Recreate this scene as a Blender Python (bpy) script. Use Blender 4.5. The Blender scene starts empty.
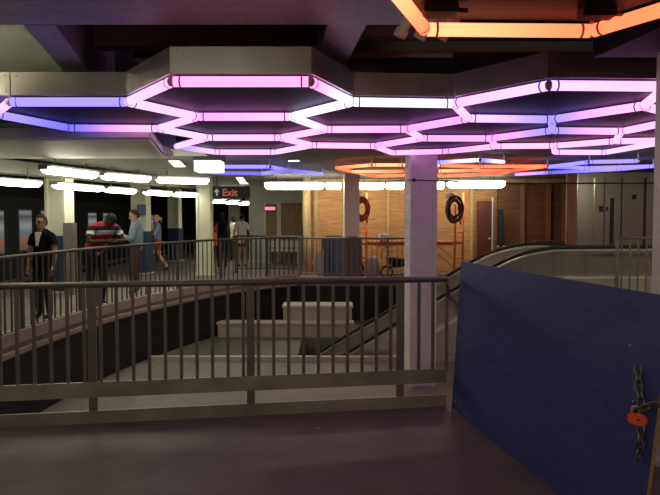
import bpy, bmesh, math, random
from mathutils import Vector, Matrix
random.seed(7)
SC = bpy.context.scene
COL = SC.collection
V = Vector
# ------------------------------------------------------------------ camera
F, PITCH, EYE = 640.0, math.radians(2.64), 1.6
cam = bpy.data.cameras.new('camera'); camo = bpy.data.objects.new('camera', cam); COL.objects.link(camo)
camo.location = (0, 0, EYE); camo.rotation_euler = (math.pi/2 - PITCH, 0, 0)
cam.sensor_width = 36; cam.lens = 36*F/660; cam.clip_start = .05; cam.clip_end = 200
SC.camera = camo
def ray(u, v):
    a, b = (u-330)/F, -(v-247.5)/F
    return V((a, math.cos(PITCH)+b*math.sin(PITCH), -math.sin(PITCH)+b*math.cos(PITCH)))
def pz(u, v, z):
    d = ray(u, v); t = (z-EYE)/d.z
    return V((d.x*t, d.y*t, z))
def py(u, v, Y):
    d = ray(u, v); t = Y/d.y
    return V((d.x*t, Y, EYE+d.z*t))
def xat(u, Y): return (u-330)/F*Y
# ------------------------------------------------------------------ materials
def mat(name, col, rough=.6, metal=0, var=.15, scale=6, bump=0, bscale=40, stretch=(1,1,1), coat=0, spec=.5):
    m = bpy.data.materials.new(name); m.use_nodes = True
    nt = m.node_tree; b = nt.nodes['Principled BSDF']
    b.inputs['Roughness'].default_value = rough; b.inputs['Metallic'].default_value = metal
    b.inputs['Coat Weight'].default_value = coat; b.inputs['Specular IOR Level'].default_value = spec
    tc = nt.nodes.new('ShaderNodeTexCoord'); mp = nt.nodes.new('ShaderNodeMapping')
    mp.inputs['Scale'].default_value = stretch
    nt.links.new(tc.outputs['Object'], mp.inputs['Vector'])
    n = nt.nodes.new('ShaderNodeTexNoise'); n.inputs['Scale'].default_value = scale; n.inputs['Detail'].default_value = 5
    nt.links.new(mp.outputs['Vector'], n.inputs['Vector'])
    r = nt.nodes.new('ShaderNodeValToRGB')
    r.color_ramp.elements[0].position = .3; r.color_ramp.elements[1].position = .7
    r.color_ramp.elements[0].color = tuple(c*(1-var) for c in col)+(1,)
    r.color_ramp.elements[1].color = tuple(min(1, c*(1+var)) for c in col)+(1,)
    nt.links.new(n.outputs['Fac'], r.inputs['Fac']); nt.links.new(r.outputs['Color'], b.inputs['Base Color'])
    if bump:
        n2 = nt.nodes.new('ShaderNodeTexNoise'); n2.inputs['Scale'].default_value = bscale
        nt.links.new(mp.outputs['Vector'], n2.inputs['Vector'])
        bp = nt.nodes.new('ShaderNodeBump'); bp.inputs['Strength'].default_value = bump; bp.inputs['Distance'].default_value = .01
        nt.links.new(n2.outputs['Fac'], bp.inputs['Height']); nt.links.new(bp.outputs['Normal'], b.inputs['Normal'])
    return m
def emat(name, col, s):
    m = bpy.data.materials.new(name); m.use_nodes = True
    nt = m.node_tree; nt.nodes.remove(nt.nodes['Principled BSDF'])
    e = nt.nodes.new('ShaderNodeEmission'); e.inputs['Color'].default_value = (*col, 1); e.inputs['Strength'].default_value = s
    nt.links.new(e.outputs[0], nt.nodes['Material Output'].inputs['Surface'])
    return m
def wood(name, c1, c2, axis='Z', scale=2.2, rough=.7, dist=6.0, stretch=8.0, knots=True):
    m = bpy.data.materials.new(name); m.use_nodes = True
    nt = m.node_tree; b = nt.nodes['Principled BSDF']; b.inputs['Roughness'].default_value = rough
    tc = nt.nodes.new('ShaderNodeTexCoord'); mp = nt.nodes.new('ShaderNodeMapping')
    s = {'X': (1, stretch, stretch), 'Y': (stretch, 1, stretch), 'Z': (stretch, stretch, 1)}[axis]
    mp.inputs['Scale'].default_value = s
    nt.links.new(tc.outputs['Object'], mp.inputs['Vector'])
    n = nt.nodes.new('ShaderNodeTexNoise'); n.inputs['Scale'].default_value = scale; n.inputs['Detail'].default_value = 8
    n.inputs['Distortion'].default_value = dist*.25
    nt.links.new(mp.outputs['Vector'], n.inputs['Vector'])
    r = nt.nodes.new('ShaderNodeValToRGB')
    e = r.color_ramp.elements
    e[0].position = .3; e[0].color = (*c1, 1); e[1].position = .65; e[1].color = (*c2, 1)
    nt.links.new(n.outputs['Fac'], r.inputs['Fac'])
    out = r.outputs['Color']
    if knots:
        vo = nt.nodes.new('ShaderNodeTexVoronoi'); vo.inputs['Scale'].default_value = 1.6
        nt.links.new(tc.outputs['Object'], vo.inputs['Vector'])
        kr = nt.nodes.new('ShaderNodeValToRGB'); ke = kr.color_ramp.elements
        ke[0].position = .03; ke[0].color = (.35, .25, .2, 1); ke[1].position = .1; ke[1].color = (1, 1, 1, 1)
        nt.links.new(vo.outputs['Distance'], kr.inputs['Fac'])
        mx = nt.nodes.new('ShaderNodeMix'); mx.data_type = 'RGBA'; mx.blend_type = 'MULTIPLY'
        mx.inputs[0].default_value = 1
        nt.links.new(out, mx.inputs[6]); nt.links.new(kr.outputs['Color'], mx.inputs[7]); out = mx.outputs[2]
    nt.links.new(out, b.inputs['Base Color'])
    return m
def stripes(name, cols, axis, scale, rough=.8):
    """bands of colour across an object axis (woven cloth stripes, lit train interior)"""
    m = bpy.data.materials.new(name); m.use_nodes = True
    nt = m.node_tree; b = nt.nodes['Principled BSDF']; b.inputs['Roughness'].default_value = rough
    tc = nt.nodes.new('ShaderNodeTexCoord'); sp = nt.nodes.new('ShaderNodeSeparateXYZ')
    nt.links.new(tc.outputs['Object'], sp.inputs[0])
    mu = nt.nodes.new('ShaderNodeMath'); mu.operation = 'MULTIPLY'; mu.inputs[1].default_value = scale
    nt.links.new(sp.outputs[axis], mu.inputs[0])
    fr = nt.nodes.new('ShaderNodeMath'); fr.operation = 'FRACT'; nt.links.new(mu.outputs[0], fr.inputs[0])
    r = nt.nodes.new('ShaderNodeValToRGB'); r.color_ramp.interpolation = 'CONSTANT'
    e = r.color_ramp.elements
    while len(e) < len(cols): e.new(.5)
    for i, c in enumerate(cols):
        e[i].position = i/len(cols); e[i].color = (*c, 1)
    nt.links.new(fr.outputs[0], r.inputs['Fac']); nt.links.new(r.outputs['Color'], b.inputs['Base Color'])
    return m
M = {}
M['floor'] = mat('floor_concrete', (.155, .122, .118), .55, 0, .2, 3, .15, 60)
M['platform'] = mat('platform_concrete', (.14, .125, .115), .5, 0, .2, 2, .1, 40)
M['lower'] = mat('lower_floor_terrazzo', (.125, .13, .08), .6, 0, .08, 4)
M['ceil_dark'] = mat('ceiling_dark', (.05, .045, .042), .9, 0, .3, 3)
M['ceil'] = mat('ceiling_plaster', (.24, .235, .2), .8, 0, .12, 2)
M['ceil_green'] = mat('ceiling_pale_green', (.7, .73, .6), .8, 0, .08, 1.5)
M['beam_paint'] = mat('beam_grey_paint', (.38, .34, .325), .38, 0, .18, 14, .3, 60)
M['beam_brown'] = mat('beam_brown_paint', (.32, .22, .18), .6, 0, .15, 6)
M['cream'] = mat('cream_paint', (.62, .62, .48), .5, 0, .06, 3)
M['white_paint'] = mat('white_column_paint', (.82, .78, .73), .45, 0, .06, 8, .1, 50)
M['navy_paint'] = mat('navy_column_paint', (.03, .045, .10), .5, 0, .1, 4)
M['steel'] = mat('stainless_brushed', (.62, .61, .51), .36, .45, .12, 2, 0, 40, (1, 1, .05))
M['fascia'] = mat('fascia_steel', (.46, .44, .39), .27, .72, .15, 2, 0, 40, (3, 3, .3))
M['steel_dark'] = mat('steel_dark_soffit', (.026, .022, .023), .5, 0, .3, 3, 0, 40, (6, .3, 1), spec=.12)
M['rail'] = mat('railing_steel', (.215, .185, .165), .42, .4, .15, 6)
M['rail_plate'] = mat('railing_plate_steel', (.38, .335, .27), .42, .4, .22, 3)
M['rail_dark'] = mat('railing_dark_steel', (.07, .064, .058), .55, .15, .15, 6)
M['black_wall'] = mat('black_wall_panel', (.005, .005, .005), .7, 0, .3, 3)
M['lower_pale'] = mat('lower_floor_pale', (.25, .215, .185), .6, 0, .08, 4)
M['ledge'] = mat('ledge_stone', (.40, .345, .29), .6, 0, .1, 5)
M['ledge_cap'] = mat('ledge_cap_stone', (.52, .47, .38), .6, 0, .08, 5)
M['curb'] = mat('curb_stone', (.42, .36, .28), .6, 0, .15, 6)
M['rubber'] = mat('black_rubber', (.012, .012, .013), .45, 0, .2, 8)
M['black'] = mat('black_plastic', (.02, .02, .02), .5, 0, .2, 8)
M['train'] = mat('train_dark_body', (.007, .007, .008), .7, 0, .3, 3, spec=.2)
M['black_matte'] = mat('black_tunnel', (.008, .008, .009), .9, 0, .3, 3)
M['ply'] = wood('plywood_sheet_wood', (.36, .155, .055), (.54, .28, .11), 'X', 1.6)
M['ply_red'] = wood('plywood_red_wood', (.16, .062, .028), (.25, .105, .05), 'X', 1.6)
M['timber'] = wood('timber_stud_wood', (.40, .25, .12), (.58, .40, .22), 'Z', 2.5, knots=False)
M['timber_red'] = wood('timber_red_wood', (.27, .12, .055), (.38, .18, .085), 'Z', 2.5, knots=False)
M['door_wood'] = wood('door_panel_wood', (.26, .17, .08), (.36, .25, .13), 'Z', 2, knots=False)
M['blue_ply'] = wood('navy_painted_plywood', (.032, .042, .19), (.052, .064, .26), 'Y', 1.4, .6, 9, 5, False)
M['ply_edge'] = mat('plywood_cut_edge', (.40, .22, .08), .8, 0, .25, 30)
M['orange_paint'] = mat('orange_scaffold_paint', (.72, .16, .02), .5, 0, .1, 8)
M['red_paint'] = mat('red_barrier_paint', (.55, .06, .02), .5, 0, .1, 8)
M['dark_red'] = mat('dark_red_panel', (.11, .02, .014), .6, 0, .15, 4)
M['orange_vest'] = mat('orange_red_cloth', (.85, .12, .03), .7, 0, .1, 8)
M['padlock_red'] = mat('padlock_red_body', (1, .14, .05), .35, 0, .06, 20)
M['chain'] = mat('chain_steel', (.22, .19, .15), .45, .9, .3, 40)
M['hose_red'] = mat('hose_red_brown', (.26, .035, .02), .5, 0, .2, 9)
M['hose_dark'] = mat('hose_dark_brown', (.11, .035, .025), .5, 0, .2, 9)
M['white'] = mat('white_plastic', (.72, .70, .68), .45, 0, .05, 8)
M['sheet'] = mat('white_sheeting', (.42, .38, .36), .8, 0, .1, 8, .4, 12)
M['blue_panel'] = mat('slate_blue_plastic', (.10, .13, .22), .5, 0, .12, 5)
M['grey_panel'] = mat('grey_mesh_panel', (.16, .14, .14), .7, 0, .2, 60)
M['grey'] = mat('mid_grey_paint', (.25, .25, .25), .5, 0, .1, 5)
M['pale_wall'] = mat('pale_wall_paint', (.62, .64, .57), .6, 0, .05, 3)
M['acrylic'] = mat('clear_grey_acrylic', (.7, .62, .74), .25, 0, .1, 10)
M['litter'] = mat('dry_leaf', (1, .5, .22), .7, 0, .2, 30)
M['skin_pale'] = mat('skin_pale', (.55, .32, .23), .6, 0, .05, 20)
M['skin_brown'] = mat('skin_brown', (.075, .036, .024), .6, 0, .05, 20, spec=.1)
M['skin_tan'] = mat('skin_tan', (.36, .19, .12), .6, 0, .05, 20)
M['hair_black'] = mat('hair_black', (.012, .01, .009), .6, 0, .3, 60, spec=.1)
M['hair_brown'] = mat('hair_brown', (.06, .03, .018), .6, 0, .3, 60, spec=.1)
M['hair_blond'] = mat('hair_blond', (.45, .28, .10), .6, 0, .3, 60)
M['cl_black'] = mat('cloth_black', (.012, .012, .016), .85, 0, .3, 20, spec=.1)
M['cl_dark'] = mat('cloth_dark_denim', (.03, .032, .045), .85, 0, .2, 20)
M['cl_blue'] = mat('cloth_pale_blue', (.33, .45, .52), .85, 0, .08, 20)
M['cl_white'] = mat('cloth_white', (.66, .60, .62), .85, 0, .06, 20)
M['cl_red'] = mat('cloth_red_shorts', (.60, .07, .04), .85, 0, .1, 20)
M['cl_khaki'] = mat('cloth_brown', (.12, .065, .04), .85, 0, .15, 20)
M['cl_greyblue'] = mat('cloth_grey_blue', (.25, .30, .48), .85, 0, .2, 9)
M['cl_polo'] = stripes('cloth_polo_stripes', [(.02, .025, .08), (.62, .04, .05), (.72, .7, .7), (.02, .025, .08), (.6, .04, .05)], 2, 2.6)
# LED tube glow is read from the tube's own colour attribute (its colour runs along its length)
m = bpy.data.materials.new('led_tube_glow'); m.use_nodes = True
nt = m.node_tree; nt.nodes.remove(nt.nodes['Principled BSDF'])
at = nt.nodes.new('ShaderNodeAttribute'); at.attribute_name = 'glow'
e = nt.nodes.new('ShaderNodeEmission'); e.inputs['Strength'].default_value = 1.5
nt.links.new(at.outputs['Color'], e.inputs['Color']); nt.links.new(e.outputs[0], nt.nodes['Material Output'].inputs['Surface'])
M['led'] = m
M['fluo'] = emat('fluorescent_diffuser', (1, .98, .74), 15)
M['bare'] = emat('added_fill_tube', (1, .95, .68), 30)  # glow of the out-of-view tubes added for brightness
M['bare_warm'] = emat('added_fill_tube_warm', (1, .92, .74), 54)  # stronger glow for the added pair behind the viewer
M['troffer'] = emat('recessed_light_lens', (1, 1, .88), 2.2)
M['red_sign'] = emat('red_lit_sign', (.9, .25, .4), 1.0)
M['exit_red'] = emat('exit_letters_red', (.75, .2, .16), .4)
M['exit_white'] = emat('exit_letters_white', (.8, .8, .78), .3)
def window_glow():
    m = bpy.data.materials.new('lit_train_window'); m.use_nodes = True
    nt = m.node_tree; nt.nodes.remove(nt.nodes['Principled BSDF'])
    tc = nt.nodes.new('ShaderNodeTexCoord'); sp = nt.nodes.new('ShaderNodeSeparateXYZ')
    nt.links.new(tc.outputs['Generated'], sp.inputs[0])
    r = nt.nodes.new('ShaderNodeValToRGB'); el = r.color_ramp.elements
    cols = [(0, (.10, .10, .10)), (.2, (.28, .12, .05)), (.45, (.16, .18, .2)), (.62, (.30, .33, .34)), (.85, (.07, .07, .08)), (.92, (.22, .24, .24))]
    while len(el) < len(cols): el.new(.5)
    for i, (p, c) in enumerate(cols): el[i].position = p; el[i].color = (*c, 1)
    nt.links.new(sp.outputs[2], r.inputs['Fac'])
    e = nt.nodes.new('ShaderNodeEmission'); e.inputs['Strength'].default_value = .6
    nt.links.new(r.outputs['Color'], e.inputs['Color']); nt.links.new(e.outputs[0], nt.nodes['Material Output'].inputs['Surface'])
    return m
M['win'] = window_glow()
# ------------------------------------------------------------------ object helpers
def tag(o, label=None, cat=None, group=None, kind=None):
    if label: o['label'] = label
    if cat: o['category'] = cat
    if group: o['group'] = group
    if kind: o['kind'] = kind
    return o
def empty(name, loc=(0, 0, 0), rz=0, label=None, cat=None, group=None, kind=None):
    o = bpy.data.objects.new(name, None); COL.objects.link(o); o.empty_display_size = .1
    o.location = loc; o.rotation_euler = (0, 0, rz)
    return tag(o, label, cat, group, kind)
class MB:
    def __init__(s): s.b = bmesh.new()
    def hexa(s, c8):      # 8 corners: bottom 4 ccw then top 4
        v = [s.b.verts.new(c) for c in c8]
        for f in ((3, 2, 1, 0), (4, 5, 6, 7), (0, 1, 5, 4), (1, 2, 6, 5), (2, 3, 7, 6), (3, 0, 4, 7)):
            s.b.faces.new([v[i] for i in f])
        return s
    def box(s, lo, hi, rz=0, pivot=None):
        x0, y0, z0 = lo; x1, y1, z1 = hi
        c = [V(p) for p in ((x0,y0,z0),(x1,y0,z0),(x1,y1,z0),(x0,y1,z0),(x0,y0,z1),(x1,y0,z1),(x1,y1,z1),(x0,y1,z1))]
        if rz:
            pv = V(pivot) if pivot else V(((x0+x1)/2, (y0+y1)/2, 0)); R = Matrix.Rotation(rz, 3, 'Z')
            c = [R @ (p-pv) + pv for p in c]
        return s.hexa(c)
    def bar(s, p, q, w, h, up=(0, 0, 1)):       # rectangular bar from p to q, w sideways, h along up
        p, q = V(p), V(q); d = (q-p).normalized(); u = V(up); sd = d.cross(u)
        if sd.length < 1e-4: sd = d.cross(V((0, 1, 0)))
        sd.normalize(); u = sd.cross(d).normalized()
        a, b = sd*w/2, u*h/2
        return s.hexa([p-a-b, p+a-b, q+a-b, q-a-b, p-a+b, p+a+b, q+a+b, q-a+b])
    def tube(s, pts, r, n=10, closed=False, caps=True):
        pts = [V(p) for p in pts]; N = len(pts); rs = r if isinstance(r, (list, tuple)) else [r]*N
        rings = []; prev = None
        for i, p in enumerate(pts):
            if closed: d = pts[(i+1) % N]-pts[i-1]
            else: d = pts[min(i+1, N-1)]-pts[max(i-1, 0)]
            d.normalize()
            if prev is None:
                a = d.cross(V((0, 0, 1)))
                if a.length < 1e-3: a = d.cross(V((1, 0, 0)))
            else: a = prev-d*prev.dot(d)
            a.normalize(); b = d.cross(a); prev = a
            rings.append([s.b.verts.new(p+(a*math.cos(2*math.pi*k/n)+b*math.sin(2*math.pi*k/n))*rs[i]) for k in range(n)])
        for i in range(N if closed else N-1):
            A, B = rings[i], rings[(i+1) % N]
            for k in range(n):
                f = s.b.faces.new((A[k], A[(k+1) % n], B[(k+1) % n], B[k])); f.smooth = True
        if not closed and caps:
            s.b.faces.new(rings[0][::-1]); s.b.faces.new(rings[-1])
        return s
    def prism(s, poly, z0, z1):
        lo = [s.b.verts.new((p[0], p[1], z0)) for p in poly]; hi = [s.b.verts.new((p[0], p[1], z1)) for p in poly]
        n = len(poly)
        s.b.faces.new(lo[::-1]); s.b.faces.new(hi)
        for i in range(n): s.b.faces.new((lo[i], lo[(i+1) % n], hi[(i+1) % n], hi[i]))
        return s
    def extrude_xz(s, poly, y0, y1):     # polygon in X-Z extruded in Y
        a = [s.b.verts.new((p[0], y0, p[1])) for p in poly]; c = [s.b.verts.new((p[0], y1, p[1])) for p in poly]
        n = len(poly)
        s.b.faces.new(a); s.b.faces.new(c[::-1])
        for i in range(n): s.b.faces.new((a[i], c[i], c[(i+1) % n], a[(i+1) % n]))
        return s
    def strip_wall(s, pts, z0, z1, th):  # wall of thickness th along an open path (to the left of the path)
        pts = [V((p[0], p[1], 0)) for p in pts]; N = len(pts); off = []
        for i in range(N):
            d = (pts[min(i+1, N-1)]-pts[max(i-1, 0)]).normalized(); off.append(pts[i]+V((-d.y, d.x, 0))*th)
        g = [[s.b.verts.new((p.x, p.y, z)) for p in (a, b) for z in (z0, z1)] for a, b in zip(pts, off)]
        for i in range(N-1):
            A, B = g[i], g[i+1]
            for f in ((A[0], B[0], B[1], A[1]), (A[1], B[1], B[3], A[3]), (A[3], B[3], B[2], A[2]), (A[2], B[2], B[0], A[0])):
                s.b.faces.new(f)
        for A in (g[0], g[-1]): s.b.faces.new((A[0], A[1], A[3], A[2]))
        return s
    def ball(s, c, r, sc=(1, 1, 1), n=12, R=None):
        mt = Matrix.Translation(V(c)) @ (R.to_4x4() if R else Matrix.Identity(4)) @ Matrix.Diagonal((*[r*k for k in sc], 1))
        g = bmesh.ops.create_uvsphere(s.b, u_segments=n, v_segments=max(6, n*2//3), radius=1, matrix=mt)
        for v in g['verts']:
            for f in v.link_faces: f.smooth = True
        return s
    def build(s, name, m, parent=None, bevel=0, label=None, cat=None, group=None, kind=None, xf=None):
        bmesh.ops.recalc_face_normals(s.b, faces=s.b.faces)
        if bevel:
            ed = [e for e in s.b.edges if e.is_manifold and len(e.link_faces) == 2 and e.calc_face_angle(0) > .6]
            bmesh.ops.bevel(s.b, geom=ed, offset=bevel, segments=2, affect='EDGES', clamp_overlap=True)
        me = bpy.data.meshes.new(name)
        if xf is not None: s.b.transform(xf)
        s.b.to_mesh(me); s.b.free()
        for k in (m if isinstance(m, (list, tuple)) else [m]): me.materials.append(k)
        o = bpy.data.objects.new(name, me); COL.objects.link(o)
        if parent: o.parent = parent
        return tag(o, label, cat, group, kind)
def copy_tree(o, parent=None):
    c = o.copy(); COL.objects.link(c)
    if parent: c.parent = parent
    for ch in list(o.children): copy_tree(ch, c)
    return c
ST = 'structure'
def L(p): return (p[0], p[1])
# ================================================================== SETTING
RL, RR = pz(-8, 428.3, 0), pz(446, 406, 0)          # foot of the near railing
rd = (RR-RL).normalized(); rn = V((-rd.y, rd.x, 0))
def edge(x, off=.06):                                  # near lip of the well
    t = (x-RL.x)/rd.x; p = RL+rd*t+rn*off; return (p.x, p.y)
curve = [(-3.98, 6.2), (-4.0, 7.0), (-4.0, 7.9), (-3.93, 9.0), (-3.8, 10.2), (-3.58, 11.3), (-3.2, 12.6), (-2.62, 14.1), (-1.85, 15.4), (-.85, 16.5)]
def smooth(pts, n=6):
    out = []
    P = [V((*p, 0)) for p in pts]
    for i in range(len(P)-1):
        p0, p1, p2, p3 = P[max(i-1, 0)], P[i], P[i+1], P[min(i+2, len(P)-1)]
        for k in range(n):
            t = k/n
            q = .5*((2*p1)+(p2-p0)*t+(2*p0-5*p1+4*p2-p3)*t*t+(3*p1-p0-3*p2+p3)*t**3)
            out.append((q.x, q.y))
    out.append((P[-1].x, P[-1].y)); return out
CV = smooth(curve)
nl = edge(-3.9)
well = [nl, edge(2.4), (2.4, 11.85), (4.5, 11.85), (4.5, 14.15), (2.7, 14.15), (2.7, 16.5)] + CV[::-1]
outer = [(-7.3, -2.5), (8.6, -2.5), (8.6, 31), (-7.3, 31)]
b = bmesh.new()
es = []
for loop in (outer, well):
    vs = [b.verts.new((p[0], p[1], 0)) for p in loop]
    es += [b.edges.new((vs[i], vs[(i+1) % len(vs)])) for i in range(len(vs))]
bmesh.ops.triangle_fill(b, edges=es, use_beauty=True, use_dissolve=False)
def pin(p, poly):
    c = False
    for i in range(len(poly)):
        a, d = poly[i], poly[i-1]
        if (a[1] > p.y) != (d[1] > p.y) and p.x < (d[0]-a[0])*(p.y-a[1])/(d[1]-a[1])+a[0]: c = not c
    return c
bmesh.ops.delete(b, geom=[f for f in b.faces if pin(f.calc_center_median(), well)], context='FACES')
ret = bmesh.ops.extrude_face_region(b, geom=b.faces[:])
for g in ret['geom']:
    if isinstance(g, bmesh.types.BMVert): g.co.z = -.16
x = MB(); x.b.free(); x.b = b; x.build('floor', M['floor'], kind=ST)
# walls of the well, lower floor with the escalator slot
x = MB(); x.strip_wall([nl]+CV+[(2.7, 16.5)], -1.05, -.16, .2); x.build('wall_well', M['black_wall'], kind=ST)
x = MB(); x.strip_wall([(2.7, 16.5), (2.7, 14.2)], -1.05, -.16, .1)
x.strip_wall([(2.42, 11.8), edge(2.42)], -1.05, -.16, .1); x.strip_wall([edge(2.4), nl], -1.05, -.16, .1)
x.build('wall_well_side', M['ledge'], kind=ST)
SX0, SX1, SY0, SY1 = -.62, 2.7, 11.85, 13.98
x = MB()
x.box((-4.4, 4.2, -1.15), (2.7, SY0-.17, -1.05)); x.build('floor_lower_near', M['lower_pale'], kind=ST)
x = MB(); x.box((-4.4, SY0-.17, -1.15), (2.7, SY0, -1.05)); x.box((-4.4, SY0, -1.15), (SX0, 16.8, -1.05)); x.box((SX0, SY1, -1.15), (2.8, 16.8, -1.05))
x.build('floor_lower', M['lower'], kind=ST)
x = MB()
x.box((SX0-.1, SY0-.1, -3.2), (2.8, SY0, -1.15)); x.box((SX0-.1, SY1, -3.2), (4.6, SY1+.1, -1.15)); x.box((SX0-.1, SY0, -3.2), (SX0, SY1, -1.15))
x.box((SX0, SY0, -3.3), (4.6, SY1, -3.2)); x.build('wall_escalator_pit', M['lower'], kind=ST)
x = MB(); x.box((-3.35, SY0-.16, -1.05), (2.35, SY0-.02, -.96)); x.build('trim_1', M['ledge_cap'], kind=ST)
x = MB(); x.strip_wall([(-4.05, 5.0)]+CV, 0.0, .15, .16); x.build('trim_2', M['curb'], kind=ST)
x = MB(); x.strip_wall(CV[3:], -.13, -.07, -.05); x.build('trim_3', M['curb'], kind=ST)
x = MB(); x.strip_wall([(-.80, 16.5), (2.68, 16.5)], 0, .08, .16); x.build('trim_4', M['curb'], kind=ST)
# stepped stone ledges on the lower level behind the escalator
def ledge(u0, u1, Y0, Y1, z0, z1, label):
    r = empty('stone_ledge', (xat((u0+u1)/2, Y0), (Y0+Y1)/2, z0), 0, label, 'ledge')
    a, c = xat(u0, Y0)-r.location.x, xat(u1, Y0)-r.location.x; d = (Y1-Y0)/2
    MB().box((a, -d, 0), (c, d, z1-z0-.05)).build('body', M['ledge'], r)
    MB().box((a-.03, -d-.03, z1-z0-.05), (c+.03, d, z1-z0)).build('cap', M['ledge_cap'], r, .008)
ledge(217, 353, 14.14, 14.5, -1.05, -.72, 'long low stone ledge at the foot of the dark well wall')
ledge(283, 352, 14.53, 15.2, -1.05, -.40, 'shorter taller stone ledge standing behind the long low ledge')
# outer shell
x = MB(); x.box((-14, -2.7, -.2), (8.8, -2.5, 3.8)); x.build('wall_rear', M['ceil_dark'], kind=ST)
x = MB(); x.box((8.6, -2.5, -.2), (8.8, 31, 3.8)); x.build('wall_right', M['beam_brown'], kind=ST)
x = MB(); x.box((-14.2, -2.5, -1.4), (-14, 31, 3.8)); x.build('wall_left', M['black_matte'], kind=ST)
x = MB(); x.box((-14, 31, -1.4), (8.8, 31.2, 3.8)); x.build('wall_back', M['black_matte'], kind=ST)
x = MB(); x.box((-14, -2.5, -1.4), (-7.3, 31, -1.3)); x.box((-7.4, -2.5, -1.3), (-7.3, 31, -.16)); x.build('floor_track', M['black_matte'], kind=ST)
x = MB(); x.box((-14, -2.5, 3.6), (8.8, 10.6, 3.7)); x.build('ceiling', M['ceil_dark'], kind=ST)
x = MB(); x.box((-7.3, 10.6, 2.75), (8.6, 31, 3.6)); x.box((-7.3, 7.9, 2.62), (-2.62, 10.6, 3.3)); x.build('ceiling_low', M['ceil'], kind=ST)
x = MB(); x.box((-14, 7.9, 2.9), (-7.3, 31, 3.6)); x.build('ceiling_track', M['black_matte'], kind=ST)
x = MB(); x.prism([(-7.0, 4.4), (-2.1, 4.4), (-2.82, 7.9), (-7.0, 7.9)], 3.17, 3.25); x.build('ceiling_panel', M['ceil_green'], kind=ST)
# beams
x = MB(); x.box((-7.2, 3.1, 2.95), (.9, 4.55, 3.6)); x.build('beam_cross', M['beam_paint'], kind=ST, bevel=.01)
x = MB(); x.hexa([(-2.15, 4.56, 2.95), (-1.93, 4.56, 2.95), (-2.62, 7.9, 2.95), (-2.88, 7.9, 2.95), (-2.15, 4.56, 3.6), (-1.93, 4.56, 3.6), (-2.62, 7.9, 3.6), (-2.88, 7.9, 3.6)]); x.build('beam_long', M['beam_paint'], kind=ST)
x = MB(); x.box((-2.1, 5.75, 3.13), (.1, 5.95, 3.3)); x.box((-2.1, 6.9, 3.3), (2.8, 7.1, 3.6)); x.build('beam_brown', M['beam_brown'], kind=ST)
x = MB(); x.box((.05, 5.6, 3.18), (2.6, 5.8, 3.28)); x.box((.1, 5.9, 3.06), (1.12, 6.0, 3.1)); x.build('beam_brown_side', M['beam_brown'], kind=ST)
x = MB(); x.hexa([(.0, 4.4, 2.97), (.28, 4.4, 2.97), (.1, 6.2, 2.97), (-.16, 6.2, 2.97), (.0, 4.4, 3.6), (.28, 4.4, 3.6), (.1, 6.2, 3.6), (-.16, 6.2, 3.6)])
x.build('beam_diagonal', M['beam_paint'], kind=ST)
x = MB(); x.prism([(-7.0, 7.3), (-2.02, 7.3), (-2.32, 8.95), (-2.32, 9.55), (-7.0, 9.55)], 2.48, 2.62); x.build('beam_platform', M['cream'], kind=ST, bevel=.03)
x = MB(); x.box((-2.62, 9.56, 2.62), (-2.0, 10.6, 2.95)); x.build('beam_platform_end', M['cream'], kind=ST)
x = MB(); x.bar((-7.0, 9.2, 2.55), (-4.2, 19.5, 2.6), .5, .24); x.build('beam_platform_long', M['ceil'], kind=ST)
x = MB(); x.hexa([(1.80, 4.45, 2.7), (1.96, 3.3, 2.7), (2.75, 3.3, 2.7), (2.75, 4.45, 2.7), (1.80, 4.45, 3.1), (1.96, 3.3, 3.1), (2.75, 3.3, 3.1), (2.75, 4.45, 3.1)])
x.build('beam_bracket', M['steel_dark'], kind=ST, bevel=.008)
# ================================================================== HEXAGON LIGHTS
ZT = 2.6
GL = {'P': (1.22, .40, 1.0), 'H': (1.45, .32, .72), 'L': (.78, .45, 1.15), 'V': (.30, .23, 1.15), 'B': (.14, .12, .95), 'W': (1.0, .85, 1.35), 'M': (.95, .30, 1.1),
      'O': (1.6, .22, .085), 'R': (1.45, .11, .05), 'Y': (1.9, .48, .2)}
def sculpture(name, verts, tubes, label, z=ZT, r=.038, stem=.0545):
    P = {k: pz(u, v, z) for k, (u, v) in verts.items()}
    c = sum(P.values(), V())/len(P)
    root = empty(name, (c.x, c.y, z), 0, label, 'light sculpture')
    inc = {k: [] for k in P}
    for a, q, ca, cq in tubes:
        A, B = P[a]-root.location, P[q]-root.location; d = (B-A).normalized()
        inc[a].append(d); inc[q].append(-d)
        A2, B2 = A+d*.014, B-d*.014
        n = 8
        x = MB(); x.tube([A2.lerp(B2, i/n) for i in range(n+1)], r, 14)
        o = x.build('light_tube', M['led'], root)
        at = o.data.color_attributes.new('glow', 'FLOAT_COLOR', 'POINT')
        ca, cq = V(GL[ca]), V(GL[cq]); ln = (B2-A2).length
        for i, vt in enumerate(o.data.vertices):
            t = max(0, min(1, (vt.co-A2).dot(d)/ln)); t = t*t*(3-2*t)
            at.data[i].color = (*ca.lerp(cq, t), 1)
    for k, ds in inc.items():
        if not ds: continue
        p = P[k]-root.location; x = MB()
        for d in ds:
            x.tube([p+d*.055, p+d*.068], r*1.1, 12)
        x.ball(p, r*.99, n=12)
        x.tube([p+V((0, 0, r*.5)), p+V((0, 0, stem))], .012, 8)
        x.build('tube_connector', M['acrylic'], root)
    return root
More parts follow.
